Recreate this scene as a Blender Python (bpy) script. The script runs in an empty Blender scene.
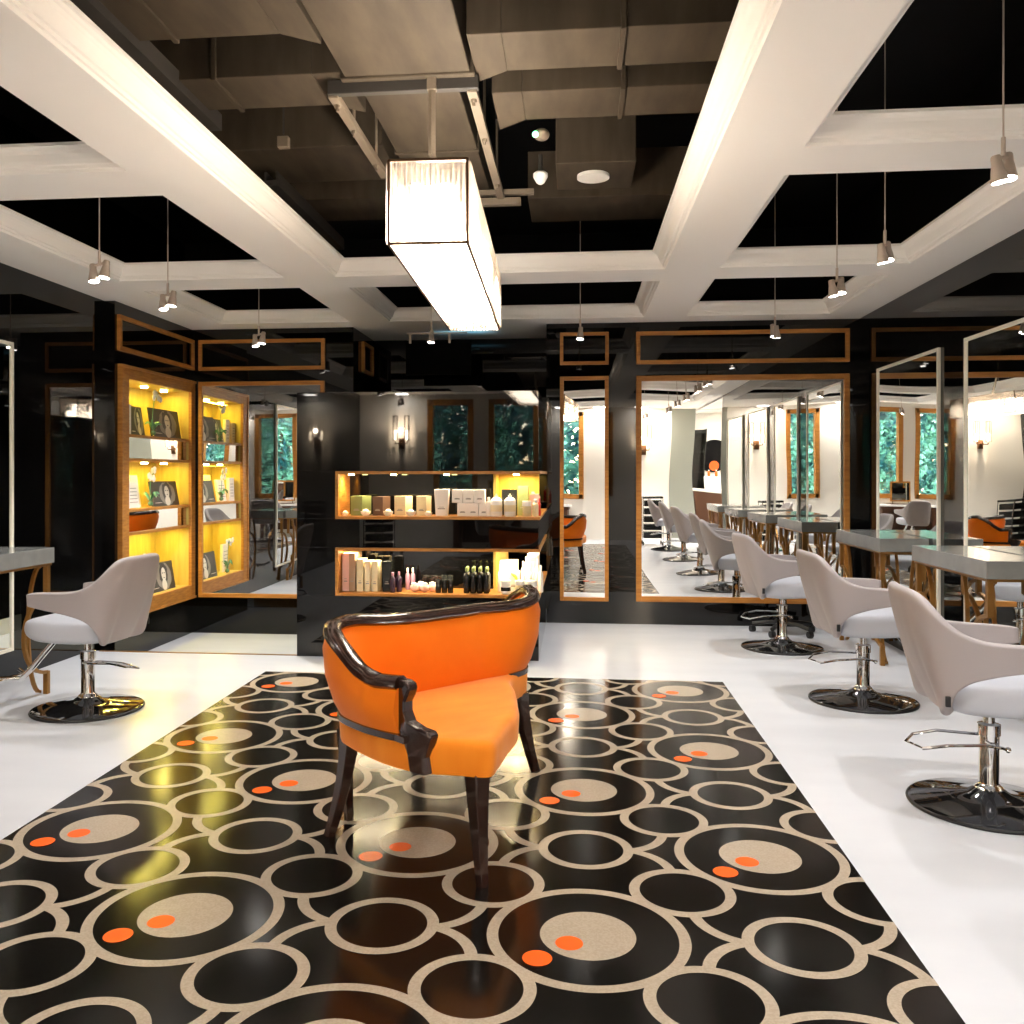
import bpy, bmesh, math, random
from mathutils import Vector, Matrix
random.seed(7)
PI=math.pi; R=math.radians
sc=bpy.context.scene
COL=sc.collection

# ------------------------------------------------------------------ materials
def lin(c):
    return tuple(((x/12.92) if x<=.04045 else ((x+.055)/1.055)**2.4) for x in c)
def srgb(r,g,b): return lin((r/255.,g/255.,b/255.))
def nt_new(name):
    m=bpy.data.materials.new(name); m.use_nodes=True
    return m,m.node_tree,m.node_tree.nodes['Principled BSDF']
def setin(b,k,v):
    if k in b.inputs: b.inputs[k].default_value=v
def pbr(name,col,rough=.5,metal=0.,spec=.5,ior=None,coat=0.,emit=None,estr=0.,sheen=0.,noise=None,bump=None,stretch=(1,1,1),tex='noise'):
    m,nt,b=nt_new(name)
    setin(b,'Base Color',(*col,1)); setin(b,'Roughness',rough); setin(b,'Metallic',metal)
    setin(b,'Specular IOR Level',spec)
    if ior: setin(b,'IOR',ior)
    if coat: setin(b,'Coat Weight',coat); setin(b,'Coat Roughness',.03)
    if sheen: setin(b,'Sheen Weight',sheen); setin(b,'Sheen Roughness',.4)
    if emit: setin(b,'Emission Color',(*emit,1)); setin(b,'Emission Strength',estr)
    if noise or bump:
        tc=nt.nodes.new('ShaderNodeTexCoord'); mp=nt.nodes.new('ShaderNodeMapping')
        mp.inputs['Scale'].default_value=stretch
        nt.links.new(tc.outputs['Object'],mp.inputs['Vector'])
    if noise:
        sc_,c2,lo,hi=noise
        n=nt.nodes.new('ShaderNodeTexNoise'); n.inputs['Scale'].default_value=sc_; n.inputs['Detail'].default_value=6
        nt.links.new(mp.outputs[0],n.inputs['Vector'])
        r=nt.nodes.new('ShaderNodeValToRGB'); r.color_ramp.elements[0].position=lo; r.color_ramp.elements[1].position=hi
        r.color_ramp.elements[0].color=(*col,1); r.color_ramp.elements[1].color=(*c2,1)
        nt.links.new(n.outputs['Fac'],r.inputs['Fac']); nt.links.new(r.outputs['Color'],b.inputs['Base Color'])
    if bump:
        n2=nt.nodes.new('ShaderNodeTexNoise'); n2.inputs['Scale'].default_value=bump[0]; n2.inputs['Detail'].default_value=3
        nt.links.new(mp.outputs[0],n2.inputs['Vector'])
        bp=nt.nodes.new('ShaderNodeBump'); bp.inputs['Strength'].default_value=bump[1]; bp.inputs['Distance'].default_value=bump[2]
        nt.links.new(n2.outputs['Fac'],bp.inputs['Height']); nt.links.new(bp.outputs['Normal'],b.inputs['Normal'])
    return m
def glassy(name,col,mix=.75,rough=.0,tint=(1,1,1)):
    m=bpy.data.materials.new(name); m.use_nodes=True; nt=m.node_tree; nt.nodes.clear()
    o=nt.nodes.new('ShaderNodeOutputMaterial'); mx=nt.nodes.new('ShaderNodeMixShader')
    t=nt.nodes.new('ShaderNodeBsdfTransparent'); t.inputs[0].default_value=(*tint,1)
    g=nt.nodes.new('ShaderNodeBsdfGlossy'); g.inputs['Roughness'].default_value=rough; g.inputs['Color'].default_value=(*col,1)
    mx.inputs[0].default_value=1-mix
    nt.links.new(t.outputs[0],mx.inputs[1]); nt.links.new(g.outputs[0],mx.inputs[2]); nt.links.new(mx.outputs[0],o.inputs[0])
    return m
M={}
M['floor']=pbr('white_floor',srgb(212,215,221),.24,spec=.45,noise=(1.6,srgb(202,205,212),.3,.8),stretch=(1,2.5,1))
M['soffit']=pbr('white_plaster',srgb(242,238,232),.75,spec=.2)
M['void']=pbr('black_paint',srgb(10,9,9),.8,spec=.15)
M['duct']=pbr('dark_grey_duct',srgb(66,57,46),.7,spec=.1,noise=(3,srgb(54,46,37),.35,.7),stretch=(4,1,1))
M['steelgrey']=pbr('painted_steel',srgb(104,92,78),.6,spec=.3)
M['darksteel']=pbr('dark_painted_steel',srgb(48,44,40),.6,spec=.3)
M['black']=pbr('black_lacquer_glass',(.0025,.0024,.0024),.02,spec=.5,ior=1.46)
M['mirror']=pbr('mirror_glass',(.80,.82,.81),.0,metal=1.)
def wavy(name,col,amp,scale):
    m=pbr(name,col,.0,metal=1.); nt=m.node_tree; b=nt.nodes['Principled BSDF']
    tc=nt.nodes.new('ShaderNodeTexCoord'); n=nt.nodes.new('ShaderNodeTexNoise'); n.inputs['Scale'].default_value=scale; n.inputs['Detail'].default_value=0
    nt.links.new(tc.outputs['Object'],n.inputs['Vector'])
    bp=nt.nodes.new('ShaderNodeBump'); bp.inputs['Strength'].default_value=1; bp.inputs['Distance'].default_value=amp
    nt.links.new(n.outputs['Fac'],bp.inputs['Height']); nt.links.new(bp.outputs['Normal'],b.inputs['Normal'])
    return m
M['bigmirror']=wavy('old_mirror_glass',(.86,.86,.84),.0035,1.3)
M['oak']=pbr('honey_oak',srgb(180,122,54),.45,spec=.35,noise=(5,srgb(150,96,38),.35,.7),stretch=(1,1,9))
M['oakh']=pbr('honey_oak_horizontal',srgb(180,122,54),.42,spec=.35,noise=(5,srgb(150,96,38),.35,.7),stretch=(2,2,14))
M['oakin']=pbr('pale_oak_lining',srgb(200,176,96),.5,spec=.3,noise=(4,srgb(186,158,80),.35,.7),stretch=(6,6,1))
M['white_frame']=pbr('white_metal_frame',srgb(232,226,212),.35,spec=.5)
M['stone']=pbr('grey_stone_slab',srgb(134,135,132),.13,spec=.6,noise=(9,srgb(120,121,119),.3,.75))
M['brass']=pbr('antique_brass',srgb(150,108,54),.32,metal=.65,spec=.5)
M['leather']=pbr('pale_grey_leatherette',srgb(164,156,156),.5,spec=.35,bump=(260,.12,.002))
M['seat']=pbr('light_grey_seat_leatherette',srgb(186,188,196),.5,spec=.35,bump=(260,.1,.002))
M['chrome']=pbr('chrome',(.78,.78,.78),.06,metal=1.)
M['chromedark']=pbr('dark_chrome_disc',(.10,.10,.105),.05,metal=.9,spec=.8,coat=.5)
M['rubber']=pbr('black_rubber',srgb(18,18,20),.45)
M['velvet']=pbr('orange_velvet',srgb(248,130,24),.8,spec=.15,sheen=.25,noise=(5,srgb(242,118,16),.35,.7))
M['velvets']=pbr('orange_velvet_seat',srgb(250,150,44),.8,spec=.15,sheen=.3,noise=(3.5,srgb(240,130,26),.3,.75),stretch=(1,3,1))
M['mahogany']=pbr('dark_mahogany',srgb(50,26,18),.22,spec=.6,coat=.4,noise=(7,srgb(34,17,12),.35,.7),stretch=(1,1,4))
M['matblack']=pbr('polished_black_terrazzo',srgb(9,8,7),.14,spec=.5,noise=(160,srgb(20,18,15),.45,.62))
M['ring']=pbr('beige_terrazzo',srgb(176,162,144),.22,spec=.55,noise=(140,srgb(164,150,132),.4,.6))
M['dot']=pbr('orange_inlay',srgb(248,98,24),.25,spec=.5)
M['glass']=glassy('clear_glass',(.9,.95,.95),.9)
def rodmat():
    m=bpy.data.materials.new('crystal_rod'); m.use_nodes=True; nt=m.node_tree; nt.nodes.clear()
    o=nt.nodes.new('ShaderNodeOutputMaterial'); m1=nt.nodes.new('ShaderNodeMixShader'); m2=nt.nodes.new('ShaderNodeMixShader')
    t=nt.nodes.new('ShaderNodeBsdfTransparent'); t.inputs[0].default_value=(1,.97,.93,1)
    tr=nt.nodes.new('ShaderNodeBsdfTranslucent'); tr.inputs[0].default_value=(.5,.44,.38,1)
    g=nt.nodes.new('ShaderNodeBsdfGlossy'); g.inputs['Roughness'].default_value=.1; g.inputs['Color'].default_value=(.95,.92,.88,1)
    m1.inputs[0].default_value=.72; nt.links.new(tr.outputs[0],m1.inputs[1]); nt.links.new(g.outputs[0],m1.inputs[2])
    m2.inputs[0].default_value=.42; nt.links.new(t.outputs[0],m2.inputs[1]); nt.links.new(m1.outputs[0],m2.inputs[2]); nt.links.new(m2.outputs[0],o.inputs[0])
    return m
M['rod']=rodmat()
M['bronze']=pbr('bronze_frame',srgb(92,66,46),.35,metal=.8)
def emis(name,col,s): return pbr(name,(.8,.8,.8),.5,emit=col,estr=s)
M['lamp']=emis('chandelier_lamp',(1,.91,.79),36.)
M['lens']=emis('spot_lens',(1,.97,.93),14.)
M['ledy']=emis('warm_led',(1,.86,.30),30.)
M['sconceglow']=emis('sconce_bulb',(1,.8,.55),60.)
M['downlight']=emis('downlight_lens',(1,.95,.88),7.)
M['lampgrey']=pbr('satin_nickel_grey',srgb(190,174,160),.4,metal=.2,spec=.5)
M['wallwhite']=pbr('off_white_wall',srgb(236,230,220),.8,spec=.2)
M['wallgrey']=pbr('grey_green_wall',srgb(150,152,142),.8,spec=.2)
M['screen']=pbr('tv_screen',(.0008,.0008,.0008),.6,spec=.03)
M['leaf']=pbr('leaf_green',srgb(120,180,140),.5,spec=.5,noise=(2.2,srgb(10,66,66),.38,.62))
M['bark']=pbr('bark',srgb(80,62,44),.8)
M['white']=pbr('white_plastic',srgb(236,232,226),.35,spec=.5)
M['cream']=pbr('cream_card',srgb(228,212,172),.55)
M['pink']=pbr('blush_card',srgb(226,186,178),.55)
M['taupe']=pbr('taupe_card',srgb(160,134,108),.55)
M['sage']=pbr('sage_green_card',srgb(122,132,78),.6)
M['choc']=pbr('chocolate_card',srgb(92,66,52),.55)
M['blackp']=pbr('black_plastic',srgb(20,22,20),.2,spec=.5)
M['purple']=pbr('deep_purple_plastic',srgb(52,34,54),.18,spec=.5)
M['lilac']=pbr('lilac_plastic',srgb(160,120,140),.2,spec=.5)
M['red']=pbr('red_plastic',srgb(170,44,30),.3)
M['amber']=pbr('pale_amber_glass',srgb(222,206,160),.1,spec=.6)
M['lime']=pbr('lime_print',srgb(160,206,60),.5)
M['petal']=pbr('white_petal',srgb(250,244,230),.6)
M['pdark']=pbr('photo_dark_grey',srgb(64,62,56),.4)
M['pmid']=pbr('photo_mid_grey',srgb(150,146,134),.4)
M['plight']=pbr('photo_light_grey',srgb(236,230,216),.4)
M['brown']=pbr('dark_brown_wood',srgb(84,50,28),.4,spec=.4)
M['green_led']=emis('green_indicator',(.1,1,.35),3.)
M['text']=pbr('grey_print',srgb(150,146,140),.6)

# ------------------------------------------------------------------ helpers
def link(o,parent=None):
    COL.objects.link(o)
    if parent is not None: o.parent=parent
    return o
def tag(o,label=None,cat=None,group=None,kind=None):
    if label: o['label']=label
    if cat: o['category']=cat
    if group: o['group']=group
    if kind: o['kind']=kind
    return o
def empty(name,loc=(0,0,0),rz=0,**k):
    o=bpy.data.objects.new(name,None); o.empty_display_size=.1
    link(o); o.location=loc; o.rotation_euler=(0,0,rz); return tag(o,**k)
class MB:
    def __init__(s): s.bm=bmesh.new(); s.mi=0
    def _f(s,vs,idx=None):
        try:
            f=s.bm.faces.new(vs); f.material_index=s.mi if idx is None else idx; return f
        except ValueError: return None
    def box(s,x0,x1,y0,y1,z0,z1,mat=None,rot=None,c=None):
        v=[Vector((x,y,z)) for z in (z0,z1) for y in (y0,y1) for x in (x0,x1)]
        if rot is not None:
            cc=Vector(c) if c else Vector(((x0+x1)/2,(y0+y1)/2,(z0+z1)/2))
            v=[rot@(p-cc)+cc for p in v]
        v=[s.bm.verts.new(p) for p in v]
        for q in ((0,2,3,1),(4,5,7,6),(0,1,5,4),(2,6,7,3),(0,4,6,2),(1,3,7,5)): s._f([v[i] for i in q],mat)
        return s
    def hexa(s,pts,mat=None):      # 8 explicit points, same order as box
        v=[s.bm.verts.new(p) for p in pts]
        for q in ((0,2,3,1),(4,5,7,6),(0,1,5,4),(2,6,7,3),(0,4,6,2),(1,3,7,5)): s._f([v[i] for i in q],mat)
        return s
    def lathe(s,prof,n=32,c=(0,0,0),axis='z',mat=None,rot=None):
        rings=[]
        for r,z in prof:
            ring=[]
            for k in range(n):
                a=2*PI*k/n; p=Vector((r*math.cos(a),r*math.sin(a),z))
                if axis=='x': p=Vector((p.z,p.x,p.y))
                if axis=='y': p=Vector((p.x,p.z,p.y))
                if rot is not None: p=rot@p
                ring.append(s.bm.verts.new(p+Vector(c)))
            rings.append(ring)
        for a,b in zip(rings,rings[1:]):
            for k in range(n): s._f((a[k],a[(k+1)%n],b[(k+1)%n],b[k]),mat)
        if prof[0][0]>1e-5: s._f(list(reversed(rings[0])),mat)
        if prof[-1][0]>1e-5: s._f(rings[-1],mat)
        return s
    def cyl(s,r,z0,z1,n=24,c=(0,0,0),axis='z',mat=None,r2=None): return s.lathe([(r,z0),(r if r2 is None else r2,z1)],n,c,axis,mat)
    def tube(s,pts,r,n=10,closed=False,mat=None,sec=None,up=None):
        pts=[Vector(p) for p in pts]; N=len(pts); rings=[]; prev=None
        for i,p in enumerate(pts):
            if closed: t=(pts[(i+1)%N]-pts[i-1])
            else: t=(pts[min(i+1,N-1)]-pts[max(i-1,0)])
            t.normalize()
            ref=Vector(up) if up is not None else (prev if prev is not None else (Vector((0,0,1)) if abs(t.z)<.9 else Vector((1,0,0))))
            a=ref-t*ref.dot(t)
            if a.length<1e-4: a=Vector((1,0,0))-t*t.x
            a.normalize(); b=t.cross(a); prev=a
            rr=r[i] if isinstance(r,(list,tuple)) else r
            S=sec if sec else [(math.cos(2*PI*k/n),math.sin(2*PI*k/n)) for k in range(n)]
            rings.append([s.bm.verts.new(p+a*(y*rr)+b*(x*rr)) for x,y in S])
        m=len(rings[0])
        pr=list(zip(rings,rings[1:]))+([(rings[-1],rings[0])] if closed else [])
        for A,B in pr:
            for k in range(m): s._f((A[k],A[(k+1)%m],B[(k+1)%m],B[k]),mat)
        if not closed:
            s._f(list(reversed(rings[0])),mat); s._f(rings[-1],mat)
        return s
    def prism(s,poly,z0,z1,fr=None,mat=None):   # polygon extruded; fr maps (x,y,z)->Vector
        fr=fr or (lambda x,y,z:Vector((x,y,z)))
        a=[s.bm.verts.new(fr(x,y,z0)) for x,y in poly]; b=[s.bm.verts.new(fr(x,y,z1)) for x,y in poly]
        n=len(poly)
        s._f(list(reversed(a)),mat); s._f(b,mat)
        for k in range(n): s._f((a[k],a[(k+1)%n],b[(k+1)%n],b[k]),mat)
        return s
    def poly(s,pts,mat=None): return s._f([s.bm.verts.new(p) for p in pts],mat)
    def sphere(s,r,c,sx=1,sy=1,sz=1,n=12,mat=None):
        prof=[(max(1e-6,r*math.sin(PI*k/n)),-r*math.cos(PI*k/n)) for k in range(n+1)]
        N=n*2; rings=[]
        for rr,z in prof: rings.append([s.bm.verts.new(Vector((rr*math.cos(2*PI*k/N)*sx,rr*math.sin(2*PI*k/N)*sy,z*sz))+Vector(c)) for k in range(N)])
        for a,b in zip(rings,rings[1:]):
            for k in range(N): s._f((a[k],a[(k+1)%N],b[(k+1)%N],b[k]),mat)
        return s
    def build(s,name,mats,parent=None,smooth=False,bevel=0,seg=2,sub=0,recalc=True,solid=0,angle=40):
        if recalc: bmesh.ops.recalc_face_normals(s.bm,faces=s.bm.faces)
        me=bpy.data.meshes.new(name); s.bm.to_mesh(me); s.bm.free()
        for m in (mats if isinstance(mats,(list,tuple)) else [mats]): me.materials.append(M[m] if isinstance(m,str) else m)
        o=bpy.data.objects.new(name,me); link(o,parent)
        if smooth:
            for p in me.polygons: p.use_smooth=True
            if not sub:
                try: me.set_sharp_from_angle(angle=R(angle))
                except Exception: pass
        if solid:
            q=o.modifiers.new('s','SOLIDIFY'); q.thickness=solid; q.offset=0
        if bevel:
            q=o.modifiers.new('b','BEVEL'); q.width=bevel; q.segments=seg; q.limit_method='ANGLE'; q.angle_limit=R(35)
        if sub:
            q=o.modifiers.new('u','SUBSURF'); q.levels=sub; q.render_levels=sub
        return o
def dup(o,loc=None,rz=None,parent=None,**k):
    c=o.copy(); link(c,parent)
    if loc is not None: c.location=loc
    if rz is not None: c.rotation_euler=(0,0,rz)
    for ch in o.children: dup(ch,parent=c)
    tag(c,**k); return c
def catmull(P,n=8,closed=False):
    P=[Vector(p) for p in P]; out=[]; N=len(P)
    rng=range(N if closed else N-1)
    for i in rng:
        if closed: a,b,c,d=P[i-1],P[i],P[(i+1)%N],P[(i+2)%N]
        else: a,b,c,d=P[max(i-1,0)],P[i],P[i+1],P[min(i+2,N-1)]
        for k in range(n):
            t=k/n; out.append(.5*((2*b)+(c-a)*t+(2*a-5*b+4*c-d)*t*t+(3*b-a-3*c+d)*t**3))
    if not closed: out.append(P[-1])
    return out
def interp(tab,x):
    for (a,b),(c,d) in zip(tab,tab[1:]):
        if x<=c: return b+(d-b)*max(0,(x-a))/(c-a) if c>a else d
    return tab[-1][1]
def struct(name,mb,mats,label=None,**k):
    o=mb.build(name,mats,**k); return tag(o,kind='structure',label=label)

# ------------------------------------------------------------------ room constants
ZC=2.715; YB=8.24; XL=-3.69; XL2=-3.605; XR=2.484; YR=-2.2; TOPZ=3.75

# floors
b=MB(); b.box(XL-.1,XR+.1,YR-.1,6.58,-.2,0); b.box(-2.06,XR+.1,6.58,9.2,-.2,0); b.box(XR+.1,5.1,-4.1,.9,-.2,0); b.box(XL-.1,XR+.1,-4.1,YR-.1,-.2,0)
struct('floor',b,'floor',label='glossy white floor running through the salon')
b=MB(); b.box(XL2-.2,-2.06,6.58,YB+.1,-.3,-.15); struct('floor.001',b,'floor',label='white floor one step lower in the corner recess')
b=MB(); b.box(XL2,-2.06,6.555,6.582,-.15,.004); struct('trim_1',b,'brass',label='thin brass threshold strip at the step')
# walls
b=MB(); b.box(XL-.12,XL,YR,6.79,-.02,ZC); b.box(XL-.47,XL-.37,YR,9.2,-.3,TOPZ); b.box(XL-.37,XL-.12,YR,6.79,ZC+.01,TOPZ); b.box(XL-.37,XL-.12,YR-.1,YR,-.2,ZC)
struct('wall_left',b,'black',label='glossy black left wall')
# left shelf wall with opening
LY0,LY1,LZ0,LZ1=6.966,8.156,.31,2.118
b=MB(); x0,x1=XL2-.36,XL2
b.box(x0,x1,6.79,LY0-.13,-.2,ZC); b.box(x0,x1,LY1+.13,YB+.1,-.2,ZC); b.box(x0,x1,LY0-.13,LY1+.13,-.2,LZ0-.11); b.box(x0,x1,LY0-.13,LY1+.13,LZ1+.09,ZC)
struct('wall_left.001',b,'black',label='glossy black wall holding the lit display niche')
b=MB(); b.box(XL2-.1,-2.05,YB,YB+.1,-.2,ZC); b.box(-2.15,-2.05,YB+.1,9.2,-.2,ZC); b.box(-2.05,-.26,9.1,9.2,-.2,ZC); b.box(-.26,-.16,YB+.1,9.2,0,ZC); b.box(-.26,XR+.1,YB,YB+.1,0,ZC)
struct('wall_back',b,'black',label='glossy black back wall')
b=MB(); b.box(XR,XR+.1,.8,YB+.1,0,ZC); struct('wall_right',b,'black',label='glossy black right wall')
# rear wall with three windows
wins=[(-2.49,-1.74),(-1.44,-.63),(.07,.75)]; WZ0,WZ1=.92,2.6
b=MB(); xs=[XL]
for w in wins: xs+=list(w)
xs.append(1.91)
for i in range(0,len(xs),2): b.box(xs[i],xs[i+1],YR-.15,YR,0,ZC)
for w in wins: b.box(w[0],w[1],YR-.15,YR,0,WZ0); b.box(w[0],w[1],YR-.15,YR,WZ1,ZC)
struct('wall_rear',b,'wallwhite',label='off-white wall with windows seen in the mirrors')
b=MB(); b.box(1.91,2.42,YR-.3,YR+.02,0,ZC); struct('wall_rear.001',b,'wallgrey',label='grey-green pier beside the reception')
b=MB(); b.box(2.42,5.1,-4.1,-4.0,0,ZC); b.box(5.0,5.1,-4,.9,0,ZC); b.box(XR+.1,5.1,.8,.9,0,ZC); b.box(2.32,2.42,-4,YR-.3,0,ZC)
struct('wall_rear.002',b,'wallwhite',label='white reception walls')
b=MB(); b.box(XR,5.1,-4.1,.9,ZC,ZC+.1); struct('ceiling.001',b,'soffit',label='white reception ceiling')
for i,w in enumerate(wins):
    b=MB(); t=.075
    b.box(w[0]-.02,w[0]+t,YR-.12,YR+.03,WZ0-.02,WZ1+.02); b.box(w[1]-t,w[1]+.02,YR-.12,YR+.03,WZ0-.02,WZ1+.02)
    b.box(w[0],w[1],YR-.12,YR+.03,WZ0-.02,WZ0+t); b.box(w[0],w[1],YR-.12,YR+.03,WZ1-t,WZ1+.02)
    f=struct('window_%d'%(i+1),b,'oak',label='oak-framed window with trees behind it',bevel=.004)
    b=MB(); b.box(w[0]+t,w[1]-t,YR-.07,YR-.062,WZ0+t,WZ1-t); b.build('glass_pane','glass',f)
# void above
b=MB()
b.box(XL-.6,5.2,YR-.6,9.3,TOPZ,TOPZ+.1)
b.box(XR,XR+.1,YR-.4,9.2,ZC+.005,TOPZ); b.box(XL-.5,XR,9.1,9.2,ZC+.005,TOPZ); b.box(XL-.5,5.1,YR-.5,YR-.4,ZC,TOPZ)
struct('ceiling.002',b,'void',label='black-painted slab and ceiling void')
# coffered ceiling
holes=[]
for a0,a1 in ((.95,2.155),(-3.21,-2.01)):
    for c0,c1 in ((6.46,7.95),(4.25,6.11),(2.04,3.89),(-.17,1.68)): holes.append((a0,a1,c0,c1))
holes.append((-1.65,.595,6.49,7.97)); holes.append((-1.65,.595,.75,6.12)); holes.append((-1.65,.595,-1.75,.40))
INS,MH=.088,.105
xs=sorted(set([XL-.1,XR+.05]+[h[0]-INS*0 for h in holes]+[h[1] for h in holes])); ys=sorted(set([YR-.35,9.15]+[h[2] for h in holes]+[h[3] for h in holes]))
b=MB()
for i in range(len(xs)-1):
    for j in range(len(ys)-1):
        cx,cy=(xs[i]+xs[i+1])/2,(ys[j]+ys[j+1])/2
        if any(h[0]<cx<h[1] and h[2]<cy<h[3] for h in holes): continue
        b.poly([(xs[i],ys[j],ZC),(xs[i+1],ys[j],ZC),(xs[i+1],ys[j+1],ZC),(xs[i],ys[j+1],ZC)])
bmesh.ops.remove_doubles(b.bm,verts=b.bm.verts,dist=1e-4)
struct('ceiling',b,'soffit',label='white coffered ceiling grid',recalc=False)
prof=[(0,0),(.006,.012),(.016,.014),(.02,.026),(.03,.03),(.04,.045),(.052,.07),(.062,.082),(.07,.086),(.078,.092),(.088,.094),(.088,.108),(-.0,.108)]
for i,h in enumerate(holes):
    b=MB(); rings=[]
    for ins,z in prof:
        rings.append([b.bm.verts.new((x,y,ZC+z)) for x,y in ((h[0]+ins,h[2]+ins),(h[1]-ins,h[2]+ins),(h[1]-ins,h[3]-ins),(h[0]+ins,h[3]-ins))])
    for A,B_ in zip(rings,rings[1:]):
        for k in range(4): b._f((A[k],A[(k+1)%4],B_[(k+1)%4],B_[k]))
    struct('trim_%d'%(i+2),b,'soffit',label='white stepped cornice moulding round a ceiling coffer')

# ducts and services in the void
def duct(name,parts,label,cat='air duct',group=None):
    b=MB()
    for p in parts:
        if len(p)==6: b.box(*p)
        else: b.hexa(p)
    o=b.build(name,'duct',bevel=.006); return tag(o,label,cat,group)
duct('air_duct',[(-1.0,-.45,.2,3.88,3.08,3.45),(-1.02,-.43,3.86,3.90,3.07,3.47)],'wide flat grey air duct along the open ceiling, nearest the camera')
duct('air_duct',[(-.98,-.53,3.95,5.9,3.12,3.45),(-.99,-.52,4.9,4.93,3.11,3.46)],'wide grey air duct behind the steel strut, above the chandelier')
def branch(xa,xb,ya,yb,z0,z1,tap,lab):
    xa+=.008 if xb>xa else -.008
    # flares towards the main duct at xa
    s=1 if xb>xa else -1; xm=xa+s*.14
    b=MB(); b.box(min(xm,xb),max(xm,xb),ya,yb,z0,z1)
    lo,hi=(xa,xm) if s>0 else (xm,xa)
    def Y(x): return (ya-(0),yb+(tap if x==xa else 0))
    pts=[]
    for z in (z0,z1):
        for k in (0,1):
            for x in (lo,hi): pts.append((x,Y(x)[k],z))
    b.hexa(pts)
    for f in (.45,.8):
        x=xa+(xb-xa)*f; b.box(x-.012,x+.012,ya-.012,yb+.012,z0-.012,z1+.012)
    return tag(b.build('branch_duct','duct',bevel=.004),lab,'air duct')
branch(-.44,.95,3.58,3.92,3.1,3.34,.10,'grey branch duct to the right of the main duct, nearer of two')
branch(-.39,.95,4.14,4.47,3.1,3.34,.12,'grey branch duct to the right of the main duct, farther of two')
branch(-1.02,-2.3,3.05,3.50,3.1,3.34,.10,'grey branch duct to the left of the main duct, nearer of two')
branch(-1.0,-2.3,3.86,4.20,3.1,3.34,.10,'grey branch duct to the left of the main duct, farther of two')
duct('ceiling_box',[(-.11,.34,5.12,5.6,3.1,3.5)],'square grey plenum box carrying the round speaker','box')
duct('air_duct',[(-.3,1.1,5.75,6.3,3.1,3.4)],'dark cross duct at the far edge of the open ceiling')
duct('air_duct',[(-2.2,-1.08,5.0,5.6,3.2,3.5),(-1.9,-1.2,5.8,6.3,3.15,3.4)],'dark equipment box and duct left of the chandelier')
b=MB(); b.cyl(.094,3.082,3.1,36,c=(.105,5.34,0)); tag(b.build('ceiling_speaker','white',smooth=True),'round white ceiling speaker under the plenum box','speaker')
sd=empty('smoke_detector',(-.2,5.25,3.08),label='white cone smoke detector hanging in the void',cat='smoke detector')
b=MB(); b.lathe([(.010,-.052),(.024,-.042),(.042,-.01),(.042,.01),(.03,.02)],24); b.build('housing','white',sd,smooth=True)
b=MB(); b.cyl(.012,.015,.12,12); b.build('bracket','darksteel',sd)
el=empty('emergency_light',(-.17,4.62,3.08),label='white oval emergency light with green indicator beside the branch duct',cat='emergency light')
b=MB(); b.sphere(.042,(0,0,0),.95,1.5,.6); b.build('housing','steelgrey',el,smooth=True)
b=MB(); b.sphere(.016,(-.03,-.05,-.015),1,1,1,6); b.build('indicator','green_led',el,smooth=True)
# steel struts
st=empty('steel_strut_frame',(-.75,3.93,3.05),label='perforated steel strut frame under the duct that holds the chandelier',cat='strut frame')
b=MB(); b.box(-.34,.33,-.02,.02,-.02,.04); b.build('cross_bar','darksteel',st,bevel=.003)
for s,x,y1 in ((-1,-.32,1.1),(1,.30,1.6)):
    b=MB(); b.box(x-.022,x+.022,.0,y1,-.03,.0); b.build('side_rail','steelgrey',st,bevel=.003)
    for y in (.08,.35*y1,.8*y1):
        b=MB(); b.cyl(.007,-.06,.35,8,c=(x,y,0)); b.cyl(.014,-.045,-.03,6,c=(x,y,0)); b.build('threaded_rod','steelgrey',st)
b=MB(); b.box(-.20,.42,1.55,1.6,-.06,-.02); b.box(-.2,.5,1.55,1.59,.0,.03); b.build('far_bar','steelgrey',st)
for y0,y1,lab in ((2.6,4.35,'grey cable tray above the left beam, nearer of two'),(5.2,6.75,'grey cable tray above the left beam, farther of two')):
    b=MB(); b.box(-1.83,-1.75,y0,y1,3.06,3.09); b.box(-1.83,-1.82,y0,y1,3.09,3.14); b.box(-1.76,-1.75,y0,y1,3.09,3.14)
    tag(b.build('cable_tray','darksteel'),lab,'cable tray')
for x,y,lab in ((-1.45,4.4,'small white junction box hanging left of the chandelier'),(-1.70,2.85,'small white junction box beside the near cable tray')):
    j=empty('junction_box',(x,y,3.0),label=lab,cat='junction box')
    b=MB(); b.box(-.028,.028,-.02,.02,-.02,.035); b.build('body','steelgrey',j,bevel=.003)
    b=MB(); b.cyl(.004,.05,.6,6); b.build('hanger_rod','darksteel',j)

# ------------------------------------------------------------------ chandelier
CH=empty('chandelier',(-.51,3.88,2.12),R(1.4),label='long box chandelier of glowing crystal rods hung above the patterned floor',cat='chandelier')
hw,hl,hh=.132,.90,.277
b=MB(); r=.0045
for sx in (-1,1):
    for z in (0,hh): b.box(sx*hw-r,sx*hw+r,-hl,hl,z-r,z+r)
    for sy in (-1,1): b.box(sx*hw-r,sx*hw+r,sy*hl-r,sy*hl+r,0,hh)
for sy in (-1,1):
    for z in (0,hh): b.box(-hw,hw,sy*hl-r,sy*hl+r,z-r,z+r)
for y in (-.3,.3): b.box(-hw,hw,y-r,y+r,hh-r,hh+r)
b.build('frame','bronze',CH)
for k in range(22):
    y=-hl+.04+k*(2*hl-.08)/21
    if -.5<y<-.27 or .22<y<.48 or y>.77: continue
    for x in (-.05,.05):
        b=MB(); b.cyl(.012,.10,hh-.07,8,c=(x,y,0)); b.build('bulb','lamp',CH,smooth=True)
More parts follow.
